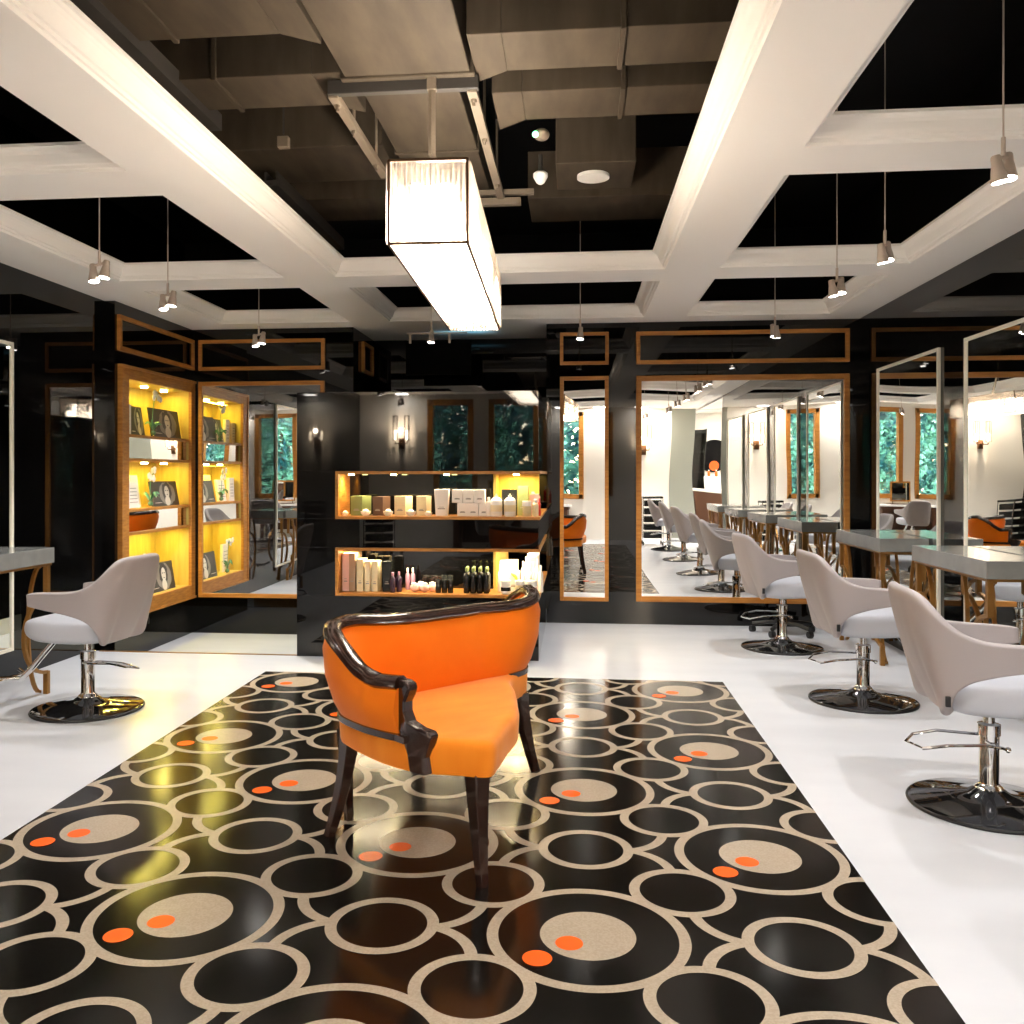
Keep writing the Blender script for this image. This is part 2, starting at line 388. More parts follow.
for ya,yb in ((-.87,-.49),(-.27,.22),(.48,.76)):
    b=MB(); b.box(-hw+.03,hw-.03,ya,yb,.02,.10); b.build('lamp_core','lamp',CH)
b=MB(); b.cyl(.0075,.006,hh-.006,8); rod0=b.build('crystal_rod','rod',CH,smooth=True)
first=True
def rodcopy(x,y):
    global first
    if first: o=rod0; first=False
    else: o=rod0.copy(); COL.objects.link(o)
    o.parent=CH; o.location=(x,y,0)
for k in range(15):
    for sy in (-1,1): rodcopy(-hw+.012+k*(2*hw-.024)/14,sy*(hl-.002))
b=MB(); n=104
for k in range(n):
    y=-hl+.012+k*(2*hl-.024)/(n-1)
    if k<55: rodcopy(hw+.004,y)
    else: b.cyl(.0075,.006,hh-.006,6,c=(hw+.004,y,0))
    b.cyl(.0075,.006,hh-.006,6,c=(-hw-.004,y,0))
b.build('crystal_rods','rod',CH,smooth=True)['kind']='stuff'
b=MB(); b.cyl(.0065,-.89,.89,6,axis='y'); rb=b.build('base_rod','rod',CH,smooth=True)
for k in range(15):
    o=rb if k==0 else rb.copy()
    if k: COL.objects.link(o); o.parent=CH
    o.location=(-hw+.012+k*(2*hw-.024)/14,0,-.002)
b=MB(); b.tube([(-.11,.02,.93),(-.11,.02,.62)],.016,4); b.tube([(-.11,.02,.63),(-.02,0,.27)],.014,4); b.box(-.13,-.09,0,.04,.9,.98); b.build('hanger_arm','steelgrey',CH)

# ------------------------------------------------------------------ pendants
def pendant(x,y,label,heads=2,rz=0,power=30,z=2.45):
    t=empty('pendant_spotlight',(x,y,z),rz,label=label,cat='pendant lamp',group=None)
    b=MB(); b.cyl(.0035,.12,TOPZ-z,8); b.build('cable','lampgrey',t)
    offs=[(-.036,0,-.012),(.036,0,.012)] if heads==2 else [(0,0,0)]
    b=MB()
    if heads==2: b.tube([(-.036,0,.042),(.036,0,.062)],.008,8)
    b.cyl(.008,.045,.125,12); b.build('joint','lampgrey',t,smooth=True)
    for o in offs:
        tl=Matrix.Rotation(R(7)*(1 if o[0]>0 else -1 if o[0]<0 else .6),3,'Y')@Matrix.Rotation(R(-6),3,'X')
        b=MB(); b.lathe([(.0,.072),(.017,.072),(.0205,.066),(.022,.036),(.028,.01),(.034,-.024),(.035,-.036),(.031,-.036)],24,c=o,rot=tl)
        hd=b.build('lamp_head','lampgrey',t,smooth=True); hd.scale=(.85,.85,.9)
        b=MB(); b.lathe([(.0,-.0375),(.031,-.0375)],24,c=o,rot=tl); b.build('lens','lens',hd)
    L=bpy.data.lights.new('spot','SPOT'); L.energy=power; L.spot_size=R(105); L.spot_blend=.6; L.shadow_soft_size=.04; L.color=(1,.97,.94)
    lo=bpy.data.objects.new('spot_lamp',L); link(lo,t); lo.location=(0,0,-.06)
    return t
PW=42
pendant(1.55,3.47,'twin-head pendant spotlight nearest the camera at the right edge',2,R(35),PW)
pendant(1.55,4.735,'twin-head pendant spotlight, second from the right edge',2,R(48),PW)
pendant(1.55,5.574,'twin-head pendant spotlight, third from the right edge, on the longest visible cable',2,R(28),PW)
pendant(1.55,7.254,'pendant spotlight before the wide back mirror',2,R(100),PW*1.25)
pendant(.04,7.2,'single pendant spotlight before the narrow mirror',1,0,PW*1.1)
pendant(-1.16,7.25,'pendant spotlight right beside the far end of the chandelier',1,0,PW*.6)
pendant(-2.6,7.25,'twin-head pendant spotlight before the corner mirror on the left',2,R(0),PW*2.5)
pendant(-2.6,5.57,'twin-head pendant spotlight over the left bay, middle of three',2,R(0),PW)
pendant(-2.6,4.73,'twin-head pendant spotlight over the left bay, nearest the camera',2,R(10),PW)
for x,y,lab in ((1.55,2.3,'over the fourth right-hand chair'),(-2.6,2.9,'over the second left desk'),(1.55,.9,'over the last right-hand chair'),(-2.6,1.1,'over the empty left bay'),(1.3,-1.0,'near the rear trolley'),(-1.0,-.9,'before the rear windows'),(-2.7,-.8,'near the rear sconce')):  # extra pendants added out of view so floor bounce brightens the soffits
    pendant(x,y,'twin-head pendant spotlight seen only in mirrors, %s'%lab,2,R(30),PW*(1.0 if y>0 else 1.4))

# ------------------------------------------------------------------ floor inlay with rings
b=MB(); X0,X1,Y0,Y1=-2.105,.953,-.9,6.004
b.box(X0,X1,Y0,Y1,.0,.0015,0)
a=.6116; ox,oy=.0367,2.6644
def annulus(cx,cy,r0,r1,z,mi,t0=0,t1=2*PI,n=72):
    full=abs(t1-t0-2*PI)<1e-6; A=[];B_=[]
    m=n if full else max(6,int(n*(t1-t0)/(2*PI)))
    for k in range(m+(0 if full else 1)):
        t=t0+(t1-t0)*k/m
        A.append(b.bm.verts.new((cx+r0*math.cos(t),cy+r0*math.sin(t),z))); B_.append(b.bm.verts.new((cx+r1*math.cos(t),cy+r1*math.sin(t),z)))
    q=len(A)
    for k in range(q if full else q-1): b._f((A[k],B_[k],B_[(k+1)%q],A[(k+1)%q]),mi)
def disc(cx,cy,r,z,mi,n=48):
    b.poly([(cx+r*math.cos(2*PI*k/n),cy+r*math.sin(2*PI*k/n),z) for k in range(n)],mi)
for i in range(-5,4):
    for j in range(-7,8):
        if (i+j)%2: continue
        cx,cy=ox+i*a,oy+j*a
        if not(X0-.8<cx<X1+.8 and Y0-.8<cy<Y1+.8): continue
        annulus(cx,cy,.262,.296,.0020,1,n=96); disc(cx,cy,.14,.0022,1)
        disc(cx-.054,cy-.053,.04,.0032,2,32); disc(cx-.142,cy-.143,.042,.0032,2,32)
        annulus(cx+.306,cy+.306,.135,.169,.0024,1); annulus(cx+.306,cy-.306,.135,.169,.0024,1)
        annulus(cx,cy+.6116,.135,.170,.0026,1)
        for sx in (-1,1):
            for sy in (-1,1):
                c=(cx+sx*.505,cy+sy*.174)
                t0,t1=R(186),R(258)
                if sx<0: t0,t1=PI-t1,PI-t0
                if sy<0: t0,t1=-t1,-t0
                annulus(c[0],c[1],.163,.199,.0018+.00008*(sy+1)+.00004*(sx+1),1,t0,t1)
for co,no in (((X0,0,0),(-1,0,0)),((X1,0,0),(1,0,0)),((0,Y0,0),(0,-1,0)),((0,Y1,0),(0,1,0))):
    bmesh.ops.bisect_plane(b.bm,geom=b.bm.verts[:]+b.bm.edges[:]+b.bm.faces[:],plane_co=co,plane_no=no,clear_outer=True,dist=1e-6)
for f in b.bm.faces:
    f.normal_update()
    if f.normal.z<-.5 and f.calc_center_median().z>.0005: f.normal_flip()
o=b.build('patterned_floor_mat',['matblack','ring','dot'],recalc=False)
tag(o,'black glossy floor panel with beige rings and orange dots under the orange seat','rug')

# ------------------------------------------------------------------ frames and mirrors
def frame(name,u0,u1,z0,z1,pos,axis,w,mat,label,cat,glass=None,side=1,depth=.03,rz=0,group=None):
    """axis 'y': in a wall facing -Y at y=pos; axis 'x': wall at x=pos, facing side*X"""
    cu=(u0+u1)/2; du=(u1-u0)/2
    t=empty(name,(cu,pos,z0) if axis=='y' else (pos,cu,z0),rz,label=label,cat=cat,group=group)
    H=z1-z0
    def bx(m,a0,a1,h0,h1,d0,d1):
        if axis=='y': m.box(a0,a1,-d1,-d0,h0,h1)
        else: m.box(min(side*d0,side*d1),max(side*d0,side*d1),a0,a1,h0,h1)
    b=MB(); bx(b,-du,-du+w,0,H,0,depth); bx(b,du-w,du,0,H,0,depth); bx(b,-du+w,du-w,0,w,0,depth); bx(b,-du+w,du-w,H-w,H,0,depth)
    b.build('frame',mat,t,bevel=.003)
    if glass:
        b=MB(); bx(b,-du+w,du-w,w,H-w,.001,.012); b.build('mirror_glass' if 'mirror' in glass else 'panel',glass,t)
    return t
frame('wall_mirror',.544,2.393,.207,2.232,YB,'y',.048,'oak','wide wall mirror in a honey oak frame on the black back wall','mirror','bigmirror')
frame('wall_mirror',-.137,.30,.205,2.232,YB-.004,'y',.034,'oak','narrow tall mirror in an oak frame beside the product shelves','mirror','bigmirror',rz=R(-2.15))
frame('wall_mirror',-3.535,-2.319,.19,2.219,YB,'y',.038,'oak','oak-framed mirror in the left corner reflecting the lit niche','mirror','bigmirror')
frame('panel_frame',.544,2.393,2.335,2.628,YB,'y',.036,'oak','long oak panel frame above the wide back mirror','frame','black')
frame('panel_frame',-.137,.30,2.338,2.63,YB,'y',.03,'oak','small oak panel frame above the narrow mirror','frame','black')
frame('panel_frame',-3.535,-2.316,2.325,2.613,YB,'y',.034,'oak','long oak panel frame above the left corner mirror','frame','black')
frame('panel_frame',6.82,8.23,2.33,2.614,XL2,'x',.036,'oak','oak panel frame above the lit display niche','frame','black',1)
frame('panel_frame',8.56,8.98,2.335,2.63,-2.05,'x',.03,'oak','tiny oak panel frame on the side of the centre recess','frame','black',1)
for k,(c,lab) in enumerate(((7.10,'far frameless-looking mirror with white edge behind the farthest desk'),(5.42,'white-edged mirror behind the middle desk on the right'),(3.745,'white-edged mirror behind the nearest desk on the right, beyond the frame'),(2.065,'white-edged mirror by the hidden fourth desk'))):
    frame('styling_mirror',c-.633,c+.633,.19,2.215,XR,'x',.022,'white_frame',lab,'mirror','mirror',-1,depth=.022)
for c,lab in ((4.97,'white-edged mirror at the left edge behind the left desk'),(3.2,'white-edged mirror on the left wall outside the frame')):
    frame('styling_mirror',c-.633,c+.633,.19,2.215,XL,'x',.022,'white_frame',lab,'mirror','mirror',1,depth=.022)

# ------------------------------------------------------------------ display niche left
NX0=XL2-.34
ni=empty('display_niche',(XL2,(LY0+LY1)/2,0),label='oak display niche with three lit compartments set in the left wall',cat='display niche')
yc=(LY0+LY1)/2; hy=(LY1-LY0)/2
b=MB(); w=.135
zt,zb=2.225,.183
for d,wo in ((.03,0.0),):
    b.box(0,.03,-hy-w,-hy,zb,zt); b.box(0,.03,hy,hy+w-.01,zb,zt); b.box(0,.03,-hy,hy,LZ1,zt); b.box(0,.03,-hy,hy,zb,LZ0)
b.box(.03,.042,-hy-w,-hy-w+.022,zb,zt); b.box(.03,.042,hy+w-.032,hy+w-.01,zb,zt); b.box(.03,.042,-hy-w+.02,hy+w-.03,zt-.022,zt); b.box(.03,.042,-hy-w+.02,hy+w-.03,zb,zb+.022)
b.build('frame','oakh',ni,bevel=.003)
b=MB(); b.box(-.34,-.325,-hy,hy,LZ0,LZ1); b.box(-.325,0,-hy-.01,-hy,LZ0,LZ1); b.box(-.325,0,hy,hy+.01,LZ0,LZ1); b.box(-.325,0,-hy,hy,LZ0-.01,LZ0); b.box(-.325,0,-hy,hy,LZ1,LZ1+.01)
b.build('lining','oakin',ni)
for z0,z1 in ((1.655,1.675),(1.46,1.48),(1.045,1.065),(.855,.875)):
    b=MB(); b.box(-.325,.012,-hy,hy,z0-.004,z1); b.build('shelf','oakh',ni,bevel=.002)
for z0,z1 in ((1.48,1.655),(.875,1.045)):
    b=MB(); b.box(-.03,-.012,-hy,hy,z0,z1-.004); b.build('mirror_band','mirror',ni)
def arealight(name,loc,sx,sy,power,col,parent=None,rot=(0,0,0)):
    L=bpy.data.lights.new(name,'AREA'); L.shape='RECTANGLE'; L.size=sx; L.size_y=sy; L.energy=power; L.color=col
    o=bpy.data.objects.new(name,L); link(o,parent); o.location=loc; o.rotation_euler=rot; return o
for z in (LZ1-.004,1.452,.848):
    b=MB()
    for y in (-.38,.0,.38): b.cyl(.03,z-.012,z,16,c=(-.14,y,0))
    b.build('puck_light','ledy',ni)
    arealight('niche_light',(-.14,0,z-.02),.06,1.0,3.0,(1,.84,.10),ni)

def portrait(name,y0,y1,z0,z1,label,seed,x=-3.65,lean=.04,thick=.012):
    rnd=random.Random(seed)
    t=empty(name,(x,(y0+y1)/2,z0),label=label,cat='photo board'); w=(y1-y0); h=z1-z0
    def fr(u,v,d=0): return Vector((-lean*v/h+d, -w/2+u*w, v))      # u across, v up
    b=MB(); b.hexa([fr(0,0,-thick),fr(0,0,0),fr(1,0,-thick),fr(1,0,0),fr(0,h,-thick),fr(0,h,0),fr(1,h,-thick),fr(1,h,0)])
    b.build('board','pdark',t)
    def ell(cu,cv,ru,rv,d,mat,nm,a=0,rag=0):
        q=MB(); pts=[]
        for k in range(28):
            t_=2*PI*k/28; rr=1+rag*rnd.uniform(-1,1)
            uu=ru*rr*math.cos(t_); vv=rv*rr*math.sin(t_)
            U=cu+uu*math.cos(a)-vv*math.sin(a)/w*h*.8; V=cv+uu*math.sin(a)*w/h*.8+vv*math.cos(a)
            pts.append(fr(min(.99,max(.01,U)),min(.99,max(.01,V))*h,d))
        q.poly(pts); return q.build(nm,mat,t)
    fc=rnd.uniform(.55,.66)
    ell(fc+.02,.5,.3,.47,.001,'pmid','background_tone',0,.05)
    ell(fc,.56,.17,.40,.002,'pdark','hair',rnd.uniform(-.2,.2),.12)
    ell(fc-.01,.2,.10,.2,.0025,'plight','neck',.2)
    ell(fc,.57,.088,.245,.003,'plight','face',rnd.uniform(-.15,.15))
    for s in (-1,1): ell(fc+s*.035,.62,.02,.02,.0035,'pdark','eye')
    ell(fc,.45,.024,.018,.0035,'pdark','mouth')
    ell(.2,.14,.14,.012,.0035,'plight','caption')
    return t
def card(name,y0,y1,z0,z1,mat,label,x=-3.72,d=.03,cat='booklet',lean=0):
    b=MB(); h=z1-z0
    b.hexa([(-d,y0,0),(0,y0,0),(-d,y1,0),(0,y1,0),(-d-lean,y0,h),(-lean,y0,h),(-d-lean,y1,h),(-lean,y1,h)])
    for k in range(5):
        zz=h*(.2+.13*k); b.hexa([(.0008-lean*zz/h,y0+.02,zz),(.0012-lean*zz/h,y0+.02,zz),(.0008-lean*zz/h,y1-.03,zz),(.0012-lean*zz/h,y1-.03,zz),(.0008-lean*zz/h,y0+.02,zz+.006),(.0012-lean*zz/h,y0+.02,zz+.006),(.0008-lean*zz/h,y1-.03,zz+.006),(.0012-lean*zz/h,y1-.03,zz+.006)],1)
    o=b.build(name,[mat,'text']); o.location=(x,0,z0); return tag(o,label,cat)
def orchid(y,z,label,x=-3.628,s=1.0,h=.3):
    t=empty('potted_orchid',(x,y,z),label=label,cat='plant')
    b=MB(); b.lathe([(.022,0),(.03,.01),(.028,.05),(.034,.085),(.031,.085),(.024,.05)],16); b.build('vase','glass',t,smooth=True)
    b=MB(); b.sphere(.022,(0,0,.03),1,1,1,6)
    rnd=random.Random(int(y*1000+z*100))
    for k in range(9):
        a_=rnd.uniform(0,2*PI); l=rnd.uniform(.05,.09)
        p=[(0,0,.05),(math.cos(a_)*l*.5,math.sin(a_)*l*.5,.1+rnd.uniform(0,.03)),(math.cos(a_)*l,math.sin(a_)*l,.09+rnd.uniform(-.02,.05))]
        b.tube(catmull(p,3),[.006,.012,.014,.014,.012,.008,.003],6,sec=[(-1,0),(0,.12),(1,0),(0,-.12)])
    b.build('leaves','leaf',t)
    st_=catmull([(0,0,.06),(.0,-.01,h*.5),(.01,.0,h*.85),(.03,.03,h)],5)
    b=MB(); b.tube(st_,.003,6); b.build('stem','leaf',t)
    for k in range(5):
        c=Vector((.02+rnd.uniform(-.015,.02),rnd.uniform(-.05,.05),h-.02+rnd.uniform(-.045,.03)))
        b=MB()
        for q in range(5):
            a_=2*PI*q/5+rnd.random(); v=Vector((.3,math.cos(a_),math.sin(a_))).normalized()
            b.sphere(.017,c+v*.017,.35,1,1,6)
        b.sphere(.006,c,1,1,1,5); b.build('flower','petal',t,smooth=True)
    return t
Zs=[1.676,1.066,.311]
portrait('photo_board',7.52,8.10,Zs[0],1.93,'greyscale photo board of a face with tousled hair, top compartment of the niche',1)
portrait('photo_board',7.22,7.47,Zs[0],1.925,'smaller dark photo board left of the orchid in the top compartment',2,x=-3.69)
card('booklet',7.09,7.2,Zs[0],1.93,'white','white standing booklet in the top compartment',x=-3.68)
card('booklet',6.975,7.08,Zs[0],1.90,'cream','cream standing booklet at the left of the top compartment',x=-3.66,cat='booklet')
orchid(7.49,Zs[0],'white orchid in a glass vase in the top compartment',h=.36)
portrait('photo_board',7.54,8.06,Zs[1],1.285,'greyscale photo board of a long-haired woman, middle compartment of the niche',3)
card('booklet',7.00,7.14,Zs[1],1.31,'white','tall white booklet at the left of the middle compartment',x=-3.66)
card('booklet',7.16,7.36,Zs[1],1.29,'white','wide white price card in the middle compartment',x=-3.68,lean=.03)
card('booklet',7.37,7.50,Zs[1],1.34,'white','white leaning booklet behind the middle vase',x=-3.74,lean=.04)
orchid(7.44,Zs[1],'white orchid in a glass vase in the middle compartment',h=.31)
portrait('photo_board',7.50,7.98,Zs[2],.56,'greyscale photo board of a short-haired woman, bottom compartment of the niche',4)
card('booklet',7.05,7.2,Zs[2],.60,'white','white booklet behind the chair back in the bottom compartment',x=-3.72)
card('booklet',7.42,7.52,Zs[2],.50,'cream','cream booklet beside the lowest photo board',x=-3.72)
orchid(7.30,Zs[2],'white orchid in a glass vase in the bottom compartment',h=.34)

# ------------------------------------------------------------------ product display block
KX0,KX1,KY0,KY1=-2.055,-.262,6.54,8.23; SX0=-1.761
S1=(1.018,1.372); S2=(.452,.808)      # outer z of the two oak bays
cab=empty('display_counter',((KX0+KX1)/2,KY0,0),label='black lacquer display block with two lit oak shelf bays facing the seat',cat='display cabinet')
cxm=(KX0+KX1)/2
def CX(x): return x-cxm
def CY(y): return y-KY0
ND=.36
b=MB()
b.box(CX(KX0),CX(KX1),0,CY(KY1),0,S2[0]); b.box(CX(KX0),CX(KX1),0,CY(KY1),S2[1],S1[0]); b.box(CX(KX0),CX(KX1),0,CY(KY1),S1[1],1.955)
b.box(CX(KX0),CX(SX0),0,CY(KY1),S2[0],S2[1]); b.box(CX(KX0),CX(SX0),0,CY(KY1),S1[0],S1[1])
b.build('body','black',cab,bevel=.002)
t=.022
for z0,z1 in (S1,S2):
    b=MB()
    for za,zb_ in ((z0,z0+t),(z1-t,z1)):
        b.box(CX(SX0),CX(KX1)+.01,-.012,ND,za,zb_); b.box(CX(KX1)-ND,CX(KX1)+.01,ND,CY(KY1)-.05,za,zb_)
    b.box(CX(SX0)-.0,CX(SX0)+t,-.012,ND,z0+t,z1-t)
    b.build('oak_shelf','oakh',cab,bevel=.002)
    b=MB(); b.box(CX(SX0)+t,CX(KX1)-ND+.0,ND-.02,ND,z0+t,z1-t); b.build('dark_back_panel','black',cab)
    b=MB(); b.box(CX(KX1)-ND-.0,CX(KX1)-ND+.02,ND,CY(KY1)-.05,z0+t,z1-t); b.build('side_back_panel','oakin',cab)
    if z0>.9:
        b=MB(); b.box(CX(KX1)-ND,CX(KX1)-.02,ND+.25,ND+.27,z0+t,z1-t); b.build('divider','oakin',cab)
    b=MB()
    for x in (SX0+.09,-1.35,-.95,KX1-.17): b.cyl(.022,z1-t-.008,z1-t,14,c=(CX(x),.12,0))
    b.build('puck_light','ledy',cab)
    arealight('shelf_light',(CX((SX0+KX1)/2),.12,z1-t-.012),1.4,.05,8.,(1,.84,.55),cab)
    arealight('shelf_light',(CX(KX1)-.15,ND+.75,z1-t-.012),.05,.9,3.0,(1,.84,.55),cab)
    arealight('shelf_light',(CX(KX1)-.17,ND+.12,z1-t-.012),.2,.06,1.8,(1,.72,.2),cab)
    for x in (SX0+.06,): 
        L=bpy.data.lights.new('puck_spot','SPOT'); L.energy=3.5; L.spot_size=R(120); L.spot_blend=.8; L.shadow_soft_size=.01; L.color=(1,.72,.2)
        lo=bpy.data.objects.new('puck_spot',L); link(lo,cab); lo.location=(CX(x),.1,z1-t-.014)

FY=6.62
def boxitem(name,x0,x1,z0,z1,mat,label,y=FY,d=.09,rz=0,cat='box',group=None,printed=True,top=None,taper=0):
    t_=empty(name,((x0+x1)/2,y,z0),rz,label=label,cat=cat,group=group)
    w=(x1-x0)/2; h=z1-z0; b=MB()
    b.hexa([(-w+taper,0,0),(w-taper,0,0),(-w+taper,d,0),(w-taper,d,0),(-w,0,h),(w,0,h),(-w,d,h),(w,d,h)]); b.build('carton',mat,t_,bevel=.0015)
    if printed:
        b=MB()
        for k,(u,v,hh_) in enumerate(((.5,.25,.008),(.35,.32,.004))): b.box(-w*u,w*u,-.001,-.0003,h*v,h*v+hh_)
        b.build('print','text',t_)
    return t_
def bottle(name,x,z0,h,r,mat,label,y=FY,cap='blackp',shape='bottle',group=None,lab=None,cat='bottle'):
    t_=empty(name,(x,y,z0),label=label,cat=cat,group=group)
    if shape=='bottle': p=[(r*.9,0),(r,.006),(r,h*.66),(r*.85,h*.73),(r*.4,h*.79),(r*.4,h*.82)]; cp=[(r*.45,h*.82),(r*.45,h*.98),(r*.3,h)]
    elif shape=='jar': p=[(r*.9,0),(r,.004),(r,h*.62),(r*.92,h*.66)]; cp=[(r*1.02,h*.66),(r*1.02,h*.97),(r*.9,h)]
    elif shape=='tube': p=[(r,0),(r,.02),(r*.95,h*.6),(r*.8,h)]; cp=[(r*1.01,-.001),(r*1.01,.022)]
    else: p=[(r*.9,0),(r,.01),(r,h*.7),(r*.6,h*.82),(r*.35,h*.85)]; cp=[(r*.3,h*.85),(r*.3,h*.93),(r*.12,h*.93),(r*.12,h)]
    b=MB(); b.lathe(p,18); b.build('body',mat,t_,smooth=True)
    b=MB(); b.lathe(cp,18); b.build('cap',cap,t_,smooth=True)
    if lab:
        b=MB(); b.lathe([(r*1.012,h*.22),(r*1.012,h*.5)],18); b.build('paper_label',lab,t_,smooth=True)
    return t_
z1_=1.041
boxitem('gift_box',-1.672,-1.575,z1_,1.186,'sage','sage green carton at the left of the upper shelf',d=.15,rz=R(-14))
boxitem('gift_box',-1.505,-1.42,z1_,1.182,'choc','chocolate brown carton on the upper shelf',d=.13,rz=R(-14))
boxitem('gift_box',-1.339,-1.25,z1_,1.186,'cream','cream carton, third box from the left on the upper shelf',d=.13,rz=R(-14))
boxitem('gift_box',-1.173,-1.095,z1_,1.186,'cream','cream carton beside the tapered white pack on the upper shelf',d=.1,rz=R(-14))
for k,(x,lab) in enumerate(((-1.70,'white candle bowl left of the sage carton'),(-1.545,'white candle bowl between the sage and brown cartons'),(-1.375,'white candle bowl between the brown and cream cartons'),(-1.205,'white candle bowl between the two cream cartons'),(-1.075,'white candle bowl right of the last cream carton'))):
    t_=empty('candle_bowl',(x,6.585,z1_),label=lab,cat='candle bowl'); s=.75 if k in(0,4) else 1
    b=MB(); b.lathe([(.018*s,0),(.034*s,.016*s),(.038*s,.034*s),(.033*s,.034*s),(.025*s,.016*s)],16); b.build('bowl','white',t_,smooth=True)
    b=MB(); b.sphere(.024*s,(0,0,.034*s),1,1,.7,8); b.build('wax','petal',t_,smooth=True)
boxitem('gift_box',-1.038,-.93,z1_,1.238,'white','tall white pack that tapers downward on the upper shelf',d=.08,taper=.012)
for r_ in range(2):
    for c_ in range(3):
        if r_==0 and c_==0: x=-.90
        else: x=-.905+.083*c_
        x0=x+(.035 if r_==0 else 0)
        boxitem('soap_carton',x0,x0+.078,z1_+.098*r_,z1_+.095+.098*r_,'white','white square carton, %s row, %s of its three'%(('lower','upper')[r_],('left','middle','right')[c_]),group='white cartons stacked on the upper shelf',d=.09)
for x,lab in ((-.632,'slim white bottle left of the pump bottles'),):
    bottle('lotion_bottle',x,z1_,.14,.022,'white',lab,cap='white')
for k,(x,lab) in enumerate(((-.575,'white pump bottle, left of the pair'),(-.475,'white pump bottle, right of the pair'))):
    bottle('pump_bottle',x,z1_,.165,.043,'white',lab,cap='white',shape='pump',lab='cream',y=6.61)
boxitem('gift_box',-.545,-.43,z1_,1.236,'blackp','black carton behind the white pump bottles',y=6.72,d=.1)
boxitem('gift_box',-.425,-.345,z1_,1.262,'sage','tall green carton near the right end of the upper shelf',y=6.72,d=.08)
bottle('perfume_bottle',-.352,z1_,.115,.032,'amber','pale square-shouldered glass bottle at the right of the upper shelf',cap='white',y=6.6,shape='jar')
bottle('perfume_bottle',-.29,z1_,.125,.024,'cream','slim cream bottle at the right end of the upper shelf',cap='white',y=6.62)
bottle('lotion_bottle',-.265,z1_,.13,.012,'red','thin red bottle at the right end of the upper shelf',cap='red',y=6.72)
boxitem('gift_box',-.345,-.275,z1_,1.2,'pink','blush carton at the end of the upper shelf',y=6.86,d=.08)
z2_=.475
for k,(x0,x1,h,m,lab) in enumerate(((-1.732,-1.68,.285,'pink','blush pink tall carton at the left of the lower shelf'),(-1.682,-1.634,.285,'taupe','taupe tall carton, second on the lower shelf'),(-1.622,-1.572,.24,'cream','cream tall carton, third on the lower shelf'),(-1.562,-1.518,.225,'cream','cream tall carton, fourth on the lower shelf'),(-1.508,-1.463,.225,'cream','cream tall carton, fifth on the lower shelf'),(-1.425,-1.362,.225,'blackp','black carton standing after the pale ones on the lower shelf'))):
    boxitem('tall_carton',x0,x1,z2_,z2_+h,m,lab,d=.2 if k<2 else .13,rz=R(-1.5))
for x,y,lab in ((-1.345,6.6,'dark purple bottle, left front'),(-1.305,6.64,'dark purple bottle, right behind')):
    bottle('shampoo_bottle',x,z2_,.15,.021,'purple',lab,cap='lilac',y=y)
for x,lab in ((-1.262,'lilac bottle, left of two'),(-1.222,'lilac bottle, right of two')):
    bottle('shampoo_bottle',x,z2_,.165,.017,'lilac',lab,cap='white',y=6.76)
for k,(x,y,z,lab) in enumerate(((-1.185,6.62,0,'round blush jar, leftmost of the cluster'),(-1.11,6.63,0,'round blush jar, middle front of the cluster'),(-1.15,6.70,.0,'round blush jar, behind in the cluster'),(-1.06,6.68,0,'round blush jar, rightmost of the cluster'))):
    t_=empty('bath_ball',(x,y,z2_),label=lab,cat='jar',group='blush jars on the lower shelf'); b=MB(); b.sphere(.034,(0,0,.033),1,1,.95,10); b.build('ball','pink',t_,smooth=True)
    b=MB(); b.lathe([(.02,.055),(.024,.066),(.0,.073)],14); b.build('lid','white',t_,smooth=True)
for k in range(5):
    x=-1.005+.046*(k%3)+(.03 if k>2 else 0); y=6.61+(.10 if k>2 else 0)
    bottle('hair_jar',x,z2_,.10+(.02 if k>2 else 0),.021,'blackp','short black jar, %s'%(('front left','front middle','front right','back left','back right')[k]),shape='jar',y=y,group='short black jars on the lower shelf',cat='jar')
for k in range(4):
    for j in range(2):
        bottle('shampoo_bottle',-.795+.049*k,z2_,.19,.0225,'blackp','black bottle, %s row, %s from the left'%(('front','back')[j],('first','second','third','fourth')[k]),y=6.61+.08*j,cap='sage',group='rows of black bottles on the lower shelf',lab=None)
boxitem('gift_box',-.565,-.43,z2_,.70,'white','large white carton behind the striped jar',y=6.80,d=.1)
boxitem('gift_box',-.50,-.41,z2_,.63,'white','white carton with a lime green swirl',y=6.70,d=.06)
b=MB(); b.tube(catmull([(-.475,6.698,.615),(-.44,6.698,.59),(-.43,6.698,.54),(-.445,6.698,.50)],5),[.003,.006,.009,.011,.012,.012,.012,.011,.011,.01,.009,.008,.006,.005,.003,.002],6); 
tag(b.build('carton_swirl','lime'),'lime green ribbon swirl on the white carton','ribbon')
for k,(x,lab) in enumerate(((-.505,'white jar with black lettered band, left'),(-.40,'glass jar with pale band, middle'),(-.315,'white jar with black lettered band, right'))):
    bottle('hair_jar',x,z2_,.10,.036,'white' if k!=1 else 'amber',lab,shape='jar',cap='white',lab='blackp' if k!=1 else 'cream',y=6.60,cat='jar')
for k in range(7):
    x=-.555+.05*k+(.01 if k%2 else 0)
    bottle('lotion_bottle',x if k<1 else -.39+.032*(k-1)*.85,z2_,.2+.02*((k*7)%3),.018,'white','tall white bottle, %s'%(('beside the large white carton','first of six at the right end','second of six at the right end','third of six at the right end','fourth of six at the right end','fifth of six at the right end','last of six at the right end')[k]),y=6.72+.05*((k*5)%3),cap='white',group='tall white bottles at the right of the lower shelf')
